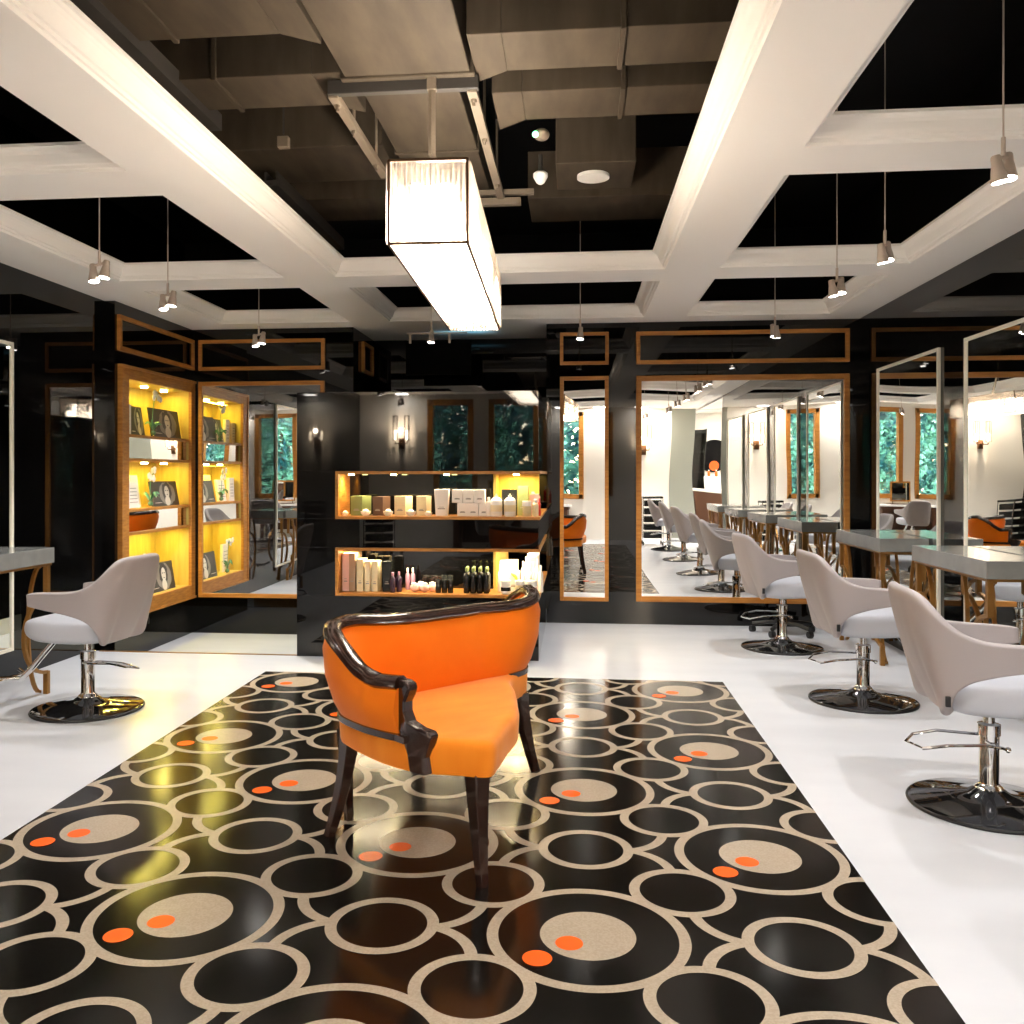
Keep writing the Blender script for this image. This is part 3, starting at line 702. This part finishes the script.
# side shelves of the block seen in the narrow mirror
for k in range(6):
    y=7.15+.14*k
    bottle('shampoo_bottle',-.33,z1_,.17,.03,('purple','white','red')[k%3],'%s bottle on the side shelf of the block, %s'%(('purple','white','red')[k%3],('first','second','third','fourth','fifth','sixth')[k]),y=y,cap='white')
    boxitem('gift_box',-.40,-.31,z2_,.65+.03*(k%2),'white','white carton on the low side shelf of the block, %s'%(('first','second','third','fourth','fifth','sixth')[k]),y=y,d=.08,printed=False)

# tv above
tv=empty('television',(-1.30,8.55,2.30),label='black television hung high in the centre recess',cat='television')
b=MB(); b.box(-.315,.315,0,.04,0,.33); b.build('screen','screen',tv,bevel=.003)
b=MB(); b.box(-.3,.28,-.02,0,.385,.4); b.box(-.28,-.26,-.02,.03,.3,.385); b.box(.10,.12,-.02,.03,.3,.385); b.build('mount_bar','lampgrey',tv)
arealight('tv_glow',(-1.05,8.62,2.64),.5,.05,.12,(.25,.7,1.),None,(PI,0,0))

# ------------------------------------------------------------------ conversation seat
TT=empty('conversation_seat',(-.545,3.70,0),math.atan2(.737,.676),label='orange velvet S-shaped double seat with dark carved wood rails',cat='armchair')
# local x=u, y=-n
def L2(u,n,z=0): return Vector((u,-n,z))
half=[(-.515,.03),(-.55,.17),(-.562,.31),(-.555,.44),(-.52,.545),(-.455,.63),(-.387,.715),(-.30,.67),(-.18,.585),(-.04,.49),(.08,.36),(.19,.235),(.29,.10),(.40,.035)]
corner=6
outl=half+[(-u,-n) for u,n in half]
P=catmull([L2(u,n) for u,n in outl],5,True)
# keep the front corners crisp
b=MB()
nP=len(P)
def ringz(z,off):
    vs=[]
    for i,p in enumerate(P):
        t_=(P[(i+1)%nP]-P[i-1]).normalized(); nn=Vector((t_.y,-t_.x,0))
        vs.append((p+nn*off*SG)+Vector((0,0,z)))
    return vs
ar=sum(P[i].x*P[(i+1)%nP].y-P[(i+1)%nP].x*P[i].y for i in range(nP)); SG=1 if ar>0 else -1
levels=[(.365,-.012),(.362,-.003),(.372,0),(.445,.004),(.465,-.002),(.474,-.012),(.478,-.028)]
rings=[[b.bm.verts.new(v) for v in ringz(z,o_)] for z,o_ in levels]
for A,B_ in zip(rings,rings[1:]):
    for k in range(nP): b._f((A[k],A[(k+1)%nP],B_[(k+1)%nP],B_[k]))
b._f(list(reversed(rings[0])))
f=b._f(rings[-1])
seat=b.build('seat','velvets',TT,smooth=True,angle=35)
# S-wall path
hp=[(-.53,.445),(-.545,.37),(-.552,.27),(-.535,.13),(-.47,.035),(-.36,-.0),(-.2,.0)]
path=[L2(u,n) for u,n in hp]+[L2(0,0)]+[L2(-u,-n) for u,n in reversed(hp)]
S=catmull(path,8); N=len(S)
dist=[0]
for i in range(1,N): dist.append(dist[-1]+(S[i]-S[i-1]).length)
tot=dist[-1]
def ht(i):
    d=min(dist[i],tot-dist[i])
    hump=interp([(0,0),(.10,0),(.20,.04),(.33,.045),(.43,.012),(.50,0),(3,0)],d) if i>N//2 else 0
    return hump+interp([(0,.655),(.08,.655),(.15,.68),(.24,.735),(.32,.775),(.40,.79),(.50,.79),(.62,.782),(.8,.778),(2,.775)],d)
nor=[]
for i in range(N):
    t_=(S[min(i+1,N-1)]-S[max(i-1,0)]).normalized(); nor.append(Vector((-t_.y,t_.x,0)))
# orient: at start outward = away from seat1 centre
c1=L2(-.25,.3)
if nor[4].dot(S[4]-c1)<0: nor=[-v for v in nor]
def flare(i):
    u=dist[i]/tot*2-1           # -1..1
    s=-1 if u>0 else 1
    k=min(1,max(0,(abs(u)-.22)/.2)); e=min(1,(1-abs(u))/.12)
    return s*k*(.3+.7*e)
def wp(i,off,z):
    k=(z-.45)/.33
    return S[i]+nor[i]*(off+flare(i)*(.060*math.sin(min(1,max(0,k))*PI/2)-.0))+Vector((0,0,z))
b=MB(); rings=[]
for i in range(N):
    T=ht(i)-.022; m0=.47; mm=(m0+T)/2
    sec=[(-.022,m0),(-.036,m0+.05),(-.043,mm),(-.038,T-.05),(-.022,T),(.022,T),(.038,T-.05),(.043,mm),(.036,m0+.05),(.022,m0)]
    rings.append([b.bm.verts.new(wp(i,o_,z)) for o_,z in sec])
for A,B_ in zip(rings,rings[1:]):
    for k in range(10): b._f((A[k],A[(k+1)%10],B_[(k+1)%10],B_[k]))
b._f(rings[0]); b._f(list(reversed(rings[-1])))
b.build('backrest','velvet',TT,smooth=True,angle=60)
sec=[(-.034,-.012),(-.03,.008),(-.014,.021),(.014,.021),(.03,.008),(.034,-.012),(.024,-.022),(-.024,-.022)]
b=MB(); rings=[]
for i in range(N):
    z=ht(i); rings.append([b.bm.verts.new(wp(i,x,z-.022)*1+Vector((0,0,y+.022-.004))) for x,y in sec])
for A,B_ in zip(rings,rings[1:]):
    for k in range(8): b._f((A[k],A[(k+1)%8],B_[(k+1)%8],B_[k]))
b._f(rings[0]); b._f(list(reversed(rings[-1])))
b.build('top_rail','mahogany',TT,smooth=True,angle=50)
for flip in (1,-1):
    b=MB(); idx=[i for i in range(N) if dist[i]<.58]
    pts=[]
    for i in idx:
        j=i if flip==1 else N-1-i
        o_=.040*(1 if flip==1 else -1)*(1 if True else 1)
        # outer face: outward direction of each arm
        out=nor[j]*(1 if flip==1 else -1)
        if not pts: pts.append(L2(-.55*flip,.50*flip,.470))
        pts.append(S[j]+out*.020+Vector((0,0,.470)))
    b.tube(pts,1,sec=[(-.022,-.011),(-.022,.011),(.022,.011),(.022,-.011)],up=(0,0,1))
    b.build('lower_rail','mahogany',TT,smooth=True,angle=30)
    # carved post
    poly=[(n_-.062,z_-.006 if z_>.6 else z_) for n_,z_ in [(.535,.668),(.558,.662),(.566,.645),(.556,.62),(.54,.59),(.54,.56),(.56,.53),(.60,.514),(.64,.508),(.652,.492),(.64,.46),(.626,.42),(.63,.362),(.568,.362),(.556,.42),(.53,.465),(.50,.50),(.478,.54),(.468,.60),(.455,.64),(.455,.668)]]
    def fr(x,y,z,f=flip):
        # x=n, y=z, z=u offset ; post leans along the arm direction
        u=-.535+z+max(0,x-.50)*.25
        return Vector((u*f,-x*f,y))
    b=MB(); b.prism(poly,-.02,.022,fr); b.build('arm_post','mahogany',TT,bevel=.007,seg=2)
    b=MB(); b.tube([wp((2 if flip==1 else N-3),0,.50),wp((0 if flip==1 else N-1),0,.63)],.01,6); b.build('piping','mahogany',TT)
    def leg(top,foot,w0,w1,kn=None,f=flip,nm='leg'):
        q=MB(); ps=[]; ws=[]
        A=L2(top[0]*f,top[1]*f,.37); B_=L2(foot[0]*f,foot[1]*f,0)
        for k in range(9):
            t_=k/8; p=A.lerp(B_,t_**1.15 if kn is None else t_); bow=math.sin(t_*PI)*.012
            p=A.lerp(B_,t_*t_*.6+t_*.4); p.z=.37*(1-t_); ps.append(p); ws.append(w0+(w1-w0)*t_**.8)
        q.tube(ps,ws,sec=[(-1,-.85),(-.85,-1),(.85,-1),(1,-.85),(1,.85),(.85,1),(-.85,1),(-1,.85)]); return q.build(nm,'mahogany',TT,smooth=True,angle=30)
    leg((-.385,.655),(-.392,.69),.034,.015)
    leg((-.465,.02),(-.545,.0),.03,.016)
    if flip==1: leg((-.44,-.05),(-.402,-.083),.026,.014)
# seam piping on the seat rim of the back ends
# ------------------------------------------------------------------ salon chair
def salon_chair():
    t_=empty('salon_chair')
    pl=[(-.345,0),(-.342,.10),(-.322,.19),(-.268,.25),(-.17,.276),(-.05,.282),(.07,.28),(.20,.268)]
    us=[0,.13,.27,.40,.52,.68,.84,1]
    ztop=[(0,.895),(.15,.895),(.27,.888),(.34,.865),(.42,.80),(.50,.745),(.60,.712),(.75,.704),(.93,.70),(1,.69)]
    zbot=[(0,.40),(.2,.398),(.36,.40),(.41,.42),(.45,.46),(.49,.51),(.56,.553),(.68,.58),(.85,.603),(1,.625)]
    n=16; m=10
    samples=[]
    for k in range(-n,n+1):
        u=abs(k)/n; u=1-(1-u)**1.0
        # interpolate plan
        x=interp(list(zip(us,[p[0] for p in pl])),u); y=interp(list(zip(us,[p[1] for p in pl])),u)
        samples.append((u,x,y*(1 if k>=0 else -1)))
    b=MB(); G=[]
    for u,x,y in samples:
        col=[]; zt_,zb_=interp(ztop,u),interp(zbot,u)
        for j in range(m+1):
            z=zb_+(zt_-zb_)*j/m
            ln=max(0,(.895-z)/.51); back=min(1,max(0,(.5-u)/.3))
            lf=ln**1.5
            xx=x+ .17*lf*back*(1 if x<0 else 0)
            yy=y*(1-.17*lf)
            col.append(b.bm.verts.new((xx,yy,z)))
        G.append(col)
    for A,B_ in zip(G,G[1:]):
        for j in range(m): b._f((A[j],B_[j],B_[j+1],A[j+1]))
    sh=b.build('shell','leather',t_,smooth=True,solid=.046,sub=2)
    sh.modifiers.move(0,0)
    # shell bottom pan
    b=MB(); pts=[]
    for k in range(24):
        a_=2*PI*k/24; ca,sa=math.cos(a_),math.sin(a_)
        ex=lambda v,p:math.copysign(abs(v)**p,v)
        pts.append((ex(ca,.55),ex(sa,.55)))
    lv=[(.405,.72,.80),(.408,.88,.92),(.425,.97,.98),(.45,1.0,1.0),(.50,1.0,1.0),(.528,.985,.98),(.545,.93,.93),(.552,.5,.5)]
    rings=[]
    for z,sx,sy in lv:
        ring=[]
        for px_,py_ in pts:
            x=.05+px_*.262*sx; y=py_*.232*sy
            front=max(0,(x-.06)/.25)
            zz=z+(.03*front**1.6 if z<.46 else 0)+(.012*front*(1-front)*2 if z>=.5 else 0)-(.012*(1-front) if z>=.5 else 0)-(.02*front**3 if z>=.5 else 0)
            ring.append(b.bm.verts.new((x,y,zz)))
        rings.append(ring)
    for A,B_ in zip(rings,rings[1:]):
        for k in range(24): b._f((A[k],A[(k+1)%24],B_[(k+1)%24],B_[k]))
    b._f(list(reversed(rings[0]))); b._f(rings[-1])
    b.build('seat_cushion','seat',t_,smooth=True,sub=1)
    b=MB(); b.box(-.232,-.214,-.262,-.248,.455,.495); b.build('maker_tab','rubber',t_,bevel=.002)
    b=MB(); b.lathe([(.0,.0),(.297,.0),(.304,.006),(.302,.014),(.284,.02),(.15,.04),(.08,.056),(.055,.075)],56); bs=b.build('base_disc','chromedark',t_,smooth=True,angle=50)
    b=MB(); b.tube([(.300*math.cos(2*PI*k/56),.300*math.sin(2*PI*k/56),.007) for k in range(56)],.008,8,closed=True); b.build('rubber_rim','rubber',bs,smooth=True)
    b=MB(); b.lathe([(.056,.072),(.05,.085),(.042,.09),(.038,.1),(.038,.29),(.043,.292),(.043,.335),(.036,.338),(.022,.34),(.022,.405)],28); b.build('pedestal','chrome',t_,smooth=True,angle=40)
    b=MB()
    ps=[(-.035,.06,.275),(-.18,.065,.280),(-.275,.055,.262),(-.315,0,.245),(-.265,-.06,.235),(-.17,-.07,.255),(-.035,-.062,.262),(.03,-.062,.255),(.055,-.05,.245)]
    b.tube(ps,.0065,8); b.tube([(-.035,.06,.275),(0,.05,.275)],.0065,8); b.sphere(.012,(.055,-.05,.245),1,1,1,6); b.build('pump_lever','chrome',t_,smooth=True)
    b=MB(); b.tube([(.20,0,.40),(.36,0,.22),(.43,0,.155),(.56,0,.15)],.017,10); fr_=b.build('footrest','chrome',t_,smooth=True)
    b=MB(); b.tube([(.56,-.16,.175),(.52,-.15,.152),(.52,.15,.152),(.56,.16,.175)],.012,8); b.build('foot_bar','chrome',fr_,smooth=True)
    return t_
c0=salon_chair(); G_='pale grey styling chairs on round chrome bases'
c0.location=(-2.785,4.942,0); c0.rotation_euler=(0,0,R(176)); tag(c0,'pale grey salon chair on the left side, facing the left desk','chair',G_)
for x,y,rz,lab in ((1.597,7.227,6,'pale grey salon chair farthest back on the right, before the wide mirror'),(1.703,5.588,2,'pale grey salon chair, middle of the three on the right'),(1.674,3.873,-6,'pale grey salon chair nearest the camera at the right edge'),(1.67,2.0,0,'pale grey salon chair seen only in the mirror, fourth in the right row'),(1.62,.40,4,'pale grey salon chair seen only in the mirror, last in the right row')):
    dup(c0,(x,y,0),R(rz),label=lab,cat='chair',group=G_)
dup(c0,(-1.25,-1.05,0),R(-80),label='pale chair at the rear dressing table seen in the mirror',cat='chair',group=G_)

# ------------------------------------------------------------------ desks
def desk(cy,side,label,L=1.05,D=None):
    # side=+1 right wall (front faces -x) ; -1 left wall
    if side>0: xw,xf=XR-.025,2.125
    else: xw,xf=XL+.025,-3.205
    t_=empty('styling_desk',((xw+xf)/2,cy,0),label=label,cat='desk',group='grey stone styling desks on brass legs')
    d=abs(xw-xf)/2; h=L/2
    b=MB(); b.box(-d,d,-h,h,.803,.898); b.build('stone_top','stone',t_,bevel=.003)
    b=MB(); b.box(-d+.01,d-.01,-h+.01,h-.01,.788,.803); b.build('brass_edge','brass',t_,bevel=.002)
    s=-1 if side>0 else 1   # front x sign
    for e in (-1,1):
        for q in (1,-1):
            x=s*q*(d-.03); y=e*(h-.035)
            b=MB(); b.box(x-.015,x+.015,y-.015,y+.015,.60,.788); b.box(x-.015,x+.015,y-.015,y+.015,0,.14)
            # C-shaped hoop linking the stub posts
            pts=[]
            for k in range(15):
                a_=PI/2-PI*k/14; pts.append((x,y-e*(.0+.23*math.cos(a_)),.37+.235*math.sin(a_)))
            b.tube(pts,1,sec=[(-.010,-.012),(.010,-.012),(.010,.012),(-.010,.012)],up=(1,0,0))
            pts=[]
            x2=x-s*q*.035
            for k in range(17):
                a_=PI/2-PI*k/16; pts.append((x2,y-e*(.015+.12*math.cos(a_)),.40+.385*math.sin(a_)))
            b.tube(pts,1,sec=[(-.009,-.011),(.009,-.011),(.009,.011),(-.009,.011)],up=(1,0,0))
            b.build('leg','brass',t_,bevel=.002)
    return t_
desk(7.13,1,'grey stone desk on brass legs, farthest on the right wall')
desk(5.47,1,'grey stone desk on brass legs, nearer on the right wall, behind the nearest chair')
desk(3.79,1,'grey stone desk on brass legs at the right wall, outside the frame edge')
desk(2.10,1,'grey stone desk on brass legs, fourth on the right wall')
desk(4.775,-1,'grey stone desk on brass legs at the left edge')
desk(3.1,-1,'grey stone desk on brass legs, second on the left wall')

# rolling stool behind the farthest chair
t_=empty('rolling_stool',(1.76,7.88,0),R(20),label='black five-wheel stool behind the farthest right chair',cat='stool')
b=MB()
for k in range(5):
    a_=2*PI*k/5; b.tube([(0,0,.10),(.15*math.cos(a_),.15*math.sin(a_),.09),(.26*math.cos(a_),.26*math.sin(a_),.07)],.018,8)
b.build('star_base','rubber',t_,smooth=True)
for k in range(5):
    a_=2*PI*k/5; b=MB(); b.cyl(.027,-.02,.02,14,c=(.26*math.cos(a_),.26*math.sin(a_),.028),axis='x'); b.build('caster','rubber',t_,smooth=True)
b=MB(); b.cyl(.02,.08,.45,14); b.build('column','chrome',t_,smooth=True)
b=MB(); b.lathe([(.02,.44),(.15,.445),(.165,.46),(.165,.49),(.15,.51),(.0,.515)],28); b.build('seat','rubber',t_,smooth=True)

# ------------------------------------------------------------------ rear of the room (seen in mirrors)
def sconce(x,label,y=YR,z=1.87,ang=0,power=60):
    t_=empty('wall_sconce',(x,y,z),ang,label=label,cat='wall lamp')
    b=MB(); b.box(-.05,.05,0,.03,-.09,.09); b.box(-.02,.02,.03,.11,-.02,.02); b.box(-.1,.1,.09,.11,-.01,.01); b.build('bracket','bronze',t_,bevel=.003)
    for s in (-1,1):
        b=MB()
        for dx in (-.035,.035):
            for dy in (-.035,.035): b.box(s*.1+dx-.004,s*.1+dx+.004,.10+dy-.004,.10+dy+.004,.05,.47)
        for z_ in (.05,.47):
            b.box(s*.1-.039,s*.1+.039,.061,.069,z_-.004,z_+.004); b.box(s*.1-.039,s*.1+.039,.131,.139,z_-.004,z_+.004); b.box(s*.1-.039,s*.1-.031,.061,.139,z_-.004,z_+.004); b.box(s*.1+.031,s*.1+.039,.061,.139,z_-.004,z_+.004)
        b.tube([(s*.1,.10,.0),(s*.1,.10,.06)],.007,8); b.build('lantern_frame','bronze',t_)
        b=MB(); b.cyl(.013,.06,.16,12,c=(s*.1,.10,0)); b.sphere(.02,(s*.1,.10,.19),1,1,1.7,8); b.build('bulb','sconceglow',t_,smooth=True)
    L=bpy.data.lights.new('bulb_lamp','POINT'); L.energy=power; L.shadow_soft_size=.03; L.color=(1,.8,.58)
    lo=bpy.data.objects.new('bulb_lamp',L); link(lo,t_); lo.location=(0,.14,.22)
    return t_
sconce(-2.95,'twin lantern wall sconce left of the rear windows, seen reflected in the black block')
sconce(1.35,'twin lantern wall sconce right of the rear windows, seen in the wide mirror',power=25)
def ladder_trolley(x,y,rz,label):
    t_=empty('salon_trolley',(x,y,0),rz,label=label,cat='trolley')
    for k in range(5):
        b=MB(); b.box(-.16,.16,-.17,.17,.12+.15*k,.235+.15*k); b.build('drawer','blackp',t_,bevel=.01)
    b=MB()
    for s in (-1,1):
        for q in (-1,1): b.tube([(s*.18,q*.18,.06),(s*.18,q*.18,.88)],.009,8)
    for k in range(8): b.tube([(-.18,-.18,.12+.1*k),(-.18,.18,.12+.1*k)],.006,6)
    b.build('chrome_frame','chrome',t_)
    b=MB(); b.box(-.19,.19,-.19,.19,.87,.91); b.build('top_tray','blackp',t_,bevel=.01)
    b=MB()
    for s in (-1,1):
        for q in (-1,1): b.cyl(.03,-.012,.012,12,c=(s*.17,q*.17,.03),axis='x')
    b.build('casters','rubber',t_)
    return t_
ladder_trolley(1.42,-.55,0,'black drawer trolley with chrome frame seen in the wide mirror')
ladder_trolley(-3.15,-1.3,R(20),'black drawer trolley seen at the right edge in the near mirror')
t_=empty('dressing_table',(-1.45,-1.9,0),label='brown dressing table below the rear window seen in the mirror',cat='table')
b=MB(); b.box(-.6,.6,-.24,.24,.74,.78); b.build('table_top','white',t_,bevel=.003)
b=MB(); b.box(-.58,.58,-.22,.22,.68,.74); b.build('apron','brown',t_)
for s in (-1,1):
    b=MB(); b.box(s*.5-.05,s*.5+.05,-.2,.2,0,.68); b.build('leg','brown',t_)
b=MB(); b.box(-.5,.5,-.2,-.17,.2,.68); b.build('modesty_panel','brown',t_)
t_=empty('table_mirror',(-1.3,-1.85,.782),R(4),label='small framed mirror standing on the brown dressing table',cat='mirror')
b=MB(); b.box(-.21,.21,-.012,.012,.06,.46); b.build('frame','oak',t_,bevel=.003)
b=MB(); b.box(-.18,.18,.0125,.016,.09,.43); b.build('mirror_glass','mirror',t_)
b=MB(); b.tube([(-.16,0,.06),(-.16,0,0)],.008,6); b.tube([(.16,0,.06),(.16,0,0)],.008,6); b.box(-.2,.2,-.05,.05,0,.012); b.build('stand','bronze',t_)
# reception
lg=empty('reception_emblem',(3.10,-3.99,1.72),label='black disc with an orange dot on the reception wall, seen in the mirror',cat='sign')
b=MB(); b.lathe([(.0,.0),(.34,.0),(.34,.012),(.0,.012)],48,axis='y'); b.build('disc','void',lg,smooth=True,angle=30)
b=MB(); b.lathe([(.0,.012),(.095,.012),(.095,.02),(.0,.02)],32,c=(.03,0,-.22),axis='y'); b.build('dot','dot',lg,smooth=True,angle=30)
rc=empty('reception_desk',(3.1,-2.9,0),label='white reception counter seen in the mirror',cat='counter')
b=MB(); b.box(-.6,.9,-.25,.25,0,1.0); b.build('body','brown',rc,bevel=.004)
b=MB(); b.box(-.63,.93,-.28,.28,1.0,1.05); b.build('top','white',rc,bevel=.004)
b=MB(); b.box(-.3,.9,-.24,-.2,1.05,1.3); b.build('upstand','white',rc,bevel=.004)
for k in range(4):
    bottle('lotion_bottle',2.9+.14*k,1.302,.12,.024,'dot' if k<3 else 'white','%s bottle on the reception upstand, %s'%(('orange','orange','orange','white')[k],('first','second','third','fourth')[k]),y=-3.12,cap='white')
t_=empty('shelf_unit',(2.66,-3.75,0),label='dark shelf unit in the reception seen in the mirror',cat='shelf')
b=MB(); b.box(-.22,-.2,-.2,.2,0,2.3); b.box(.2,.22,-.2,.2,0,2.3); b.box(-.2,.2,-.2,-.18,0,2.3); b.build('frame','blackp',t_)
for k in range(6):
    b=MB(); b.box(-.2,.2,-.18,.2,.1+.42*k,.13+.42*k); b.build('shelf','blackp',t_)
for x,y in ((3.2,-2.6),(3.8,-.8),(-2.9,-1.93),(-.3,-1.93),(1.3,-1.93)):  # the three along the rear wall are added to brighten it
    t_=empty('downlight',(x,y,ZC),label='round recessed downlight, %s'%{3.2:'over the reception counter',3.8:'in the reception near the salon',-2.9:'above the left sconce on the rear wall',-.3:'above the rear windows',1.3:'above the right sconce on the rear wall'}[x],cat='downlight')
    b=MB(); b.lathe([(.0,-.004),(.09,-.004)],28); b.build('lens','downlight',t_)
    b=MB(); b.tube([(.095*math.cos(2*PI*k/28),.095*math.sin(2*PI*k/28),-.004) for k in range(28)],.008,6,closed=True); b.build('trim_ring','white',t_)
    arealight('downlight_lamp',(0,0,-.02),.2,.2,40 if x>2 else 12,(1,.95,.88),t_)

# trees outside
def tree(x,y,h,lab,seed):
    rnd=random.Random(seed); t_=empty('garden_tree',(x,y,0),label=lab,cat='tree')
    b=MB(); b.tube([(0,0,-.3),(.05,.02,h*.4),(0,0,h*.8)],[.08,.06,.03],8); b.build('trunk','bark',t_)
    b=MB()
    for k in range(2200):
        a_=rnd.uniform(0,2*PI); ph=math.acos(rnd.uniform(-1,1)); rr=rnd.uniform(.4,1)
        c=Vector((math.sin(ph)*math.cos(a_)*.62*rr,math.sin(ph)*math.sin(a_)*.6*rr,h*.55+math.cos(ph)*h*.55*rr))
        d=Vector((rnd.uniform(-1,1),rnd.uniform(-1,1),rnd.uniform(-.8,.6))).normalized(); s=d.cross(Vector((rnd.random(),rnd.random(),rnd.random()))).normalized()
        l=rnd.uniform(.12,.24); w=l*.22
        b.poly([c-d*l*.5,c+s*w,c+d*l*.5,c-s*w])
    b.build('foliage','leaf',t_,recalc=False); return t_
for k,(x,y,h,lab) in enumerate(((-3.2,-4.6,3.2,'leafy tree outside the windows, leftmost'),(-1.7,-4.9,3.6,'leafy tree outside the windows, second from left'),(-.3,-4.7,3.1,'leafy tree outside the windows, third from left'),(1.1,-5.0,3.4,'leafy tree outside the windows, rightmost'),(-2.4,-6.6,4.2,'taller tree farther outside, left'),(.5,-6.6,4.2,'taller tree farther outside, right'))): tree(x,y,h,lab,k+5)
hb=MB(); rnd=random.Random(3)
for k in range(9000):
    c=Vector((rnd.uniform(-8,5),-8.2+rnd.uniform(-.5,.5),rnd.uniform(-.2,5.2))); d=Vector((rnd.uniform(-1,1),rnd.uniform(-.4,.4),rnd.uniform(-1,.6))).normalized(); s_=d.cross(Vector((rnd.uniform(-.3,.3),1,rnd.uniform(-.3,.3)))).normalized(); l=rnd.uniform(.25,.45)
    hb.poly([c-d*l*.5,c+s_*l*.2,c+d*l*.5,c-s_*l*.2])
tag(hb.build('hedge','leaf',recalc=False),'tall leafy hedge far outside the windows','hedge')
b=MB(); b.box(-9,9,-14,-4.12,-.4,-.3); struct('ground',b,'leaf',label='planted ground outside the windows')

# ------------------------------------------------------------------ world, lights, camera
W=bpy.data.worlds.new('World'); sc.world=W; W.use_nodes=True; nt=W.node_tree
bg=nt.nodes['Background']; sky=nt.nodes.new('ShaderNodeTexSky')
try:
    sky.sky_type='NISHITA'; sky.sun_disc=False; sky.sun_elevation=R(35); sky.sun_rotation=R(200)
except Exception: pass
nt.links.new(sky.outputs[0],bg.inputs[0]); bg.inputs[1].default_value=1.2
for w in wins:   # added lamp outside each window, facing out to light the trees
    L=arealight('window_daylight',((w[0]+w[1])/2,YR-.2,(WZ0+WZ1)/2),w[1]-w[0]-.15,WZ1-WZ0-.15,90,(.80,.90,1.),None,(R(90),0,PI))
cam=bpy.data.cameras.new('camera'); co=bpy.data.objects.new('camera',cam); link(co)
F=905.; cam.sensor_width=36; cam.sensor_fit='HORIZONTAL'; cam.lens=F/1024*36
cam.shift_x=(512-482.1)/1024; cam.shift_y=-(512-474.1)/1024
co.location=(0,0,1.35); co.rotation_euler=(R(90),0,.1025); cam.clip_start=.02
sc.camera=co
sc.cycles.max_bounces=14; sc.cycles.glossy_bounces=8; sc.cycles.diffuse_bounces=4; sc.cycles.transparent_max_bounces=12; sc.cycles.transmission_bounces=6
sc.cycles.sample_clamp_indirect=6; sc.cycles.caustics_reflective=True; sc.cycles.caustics_refractive=False
vs=sc.view_settings; vs.view_transform='Standard'; vs.look='None'; vs.gamma=1; vs.exposure=1.0; vs.use_curve_mapping=False
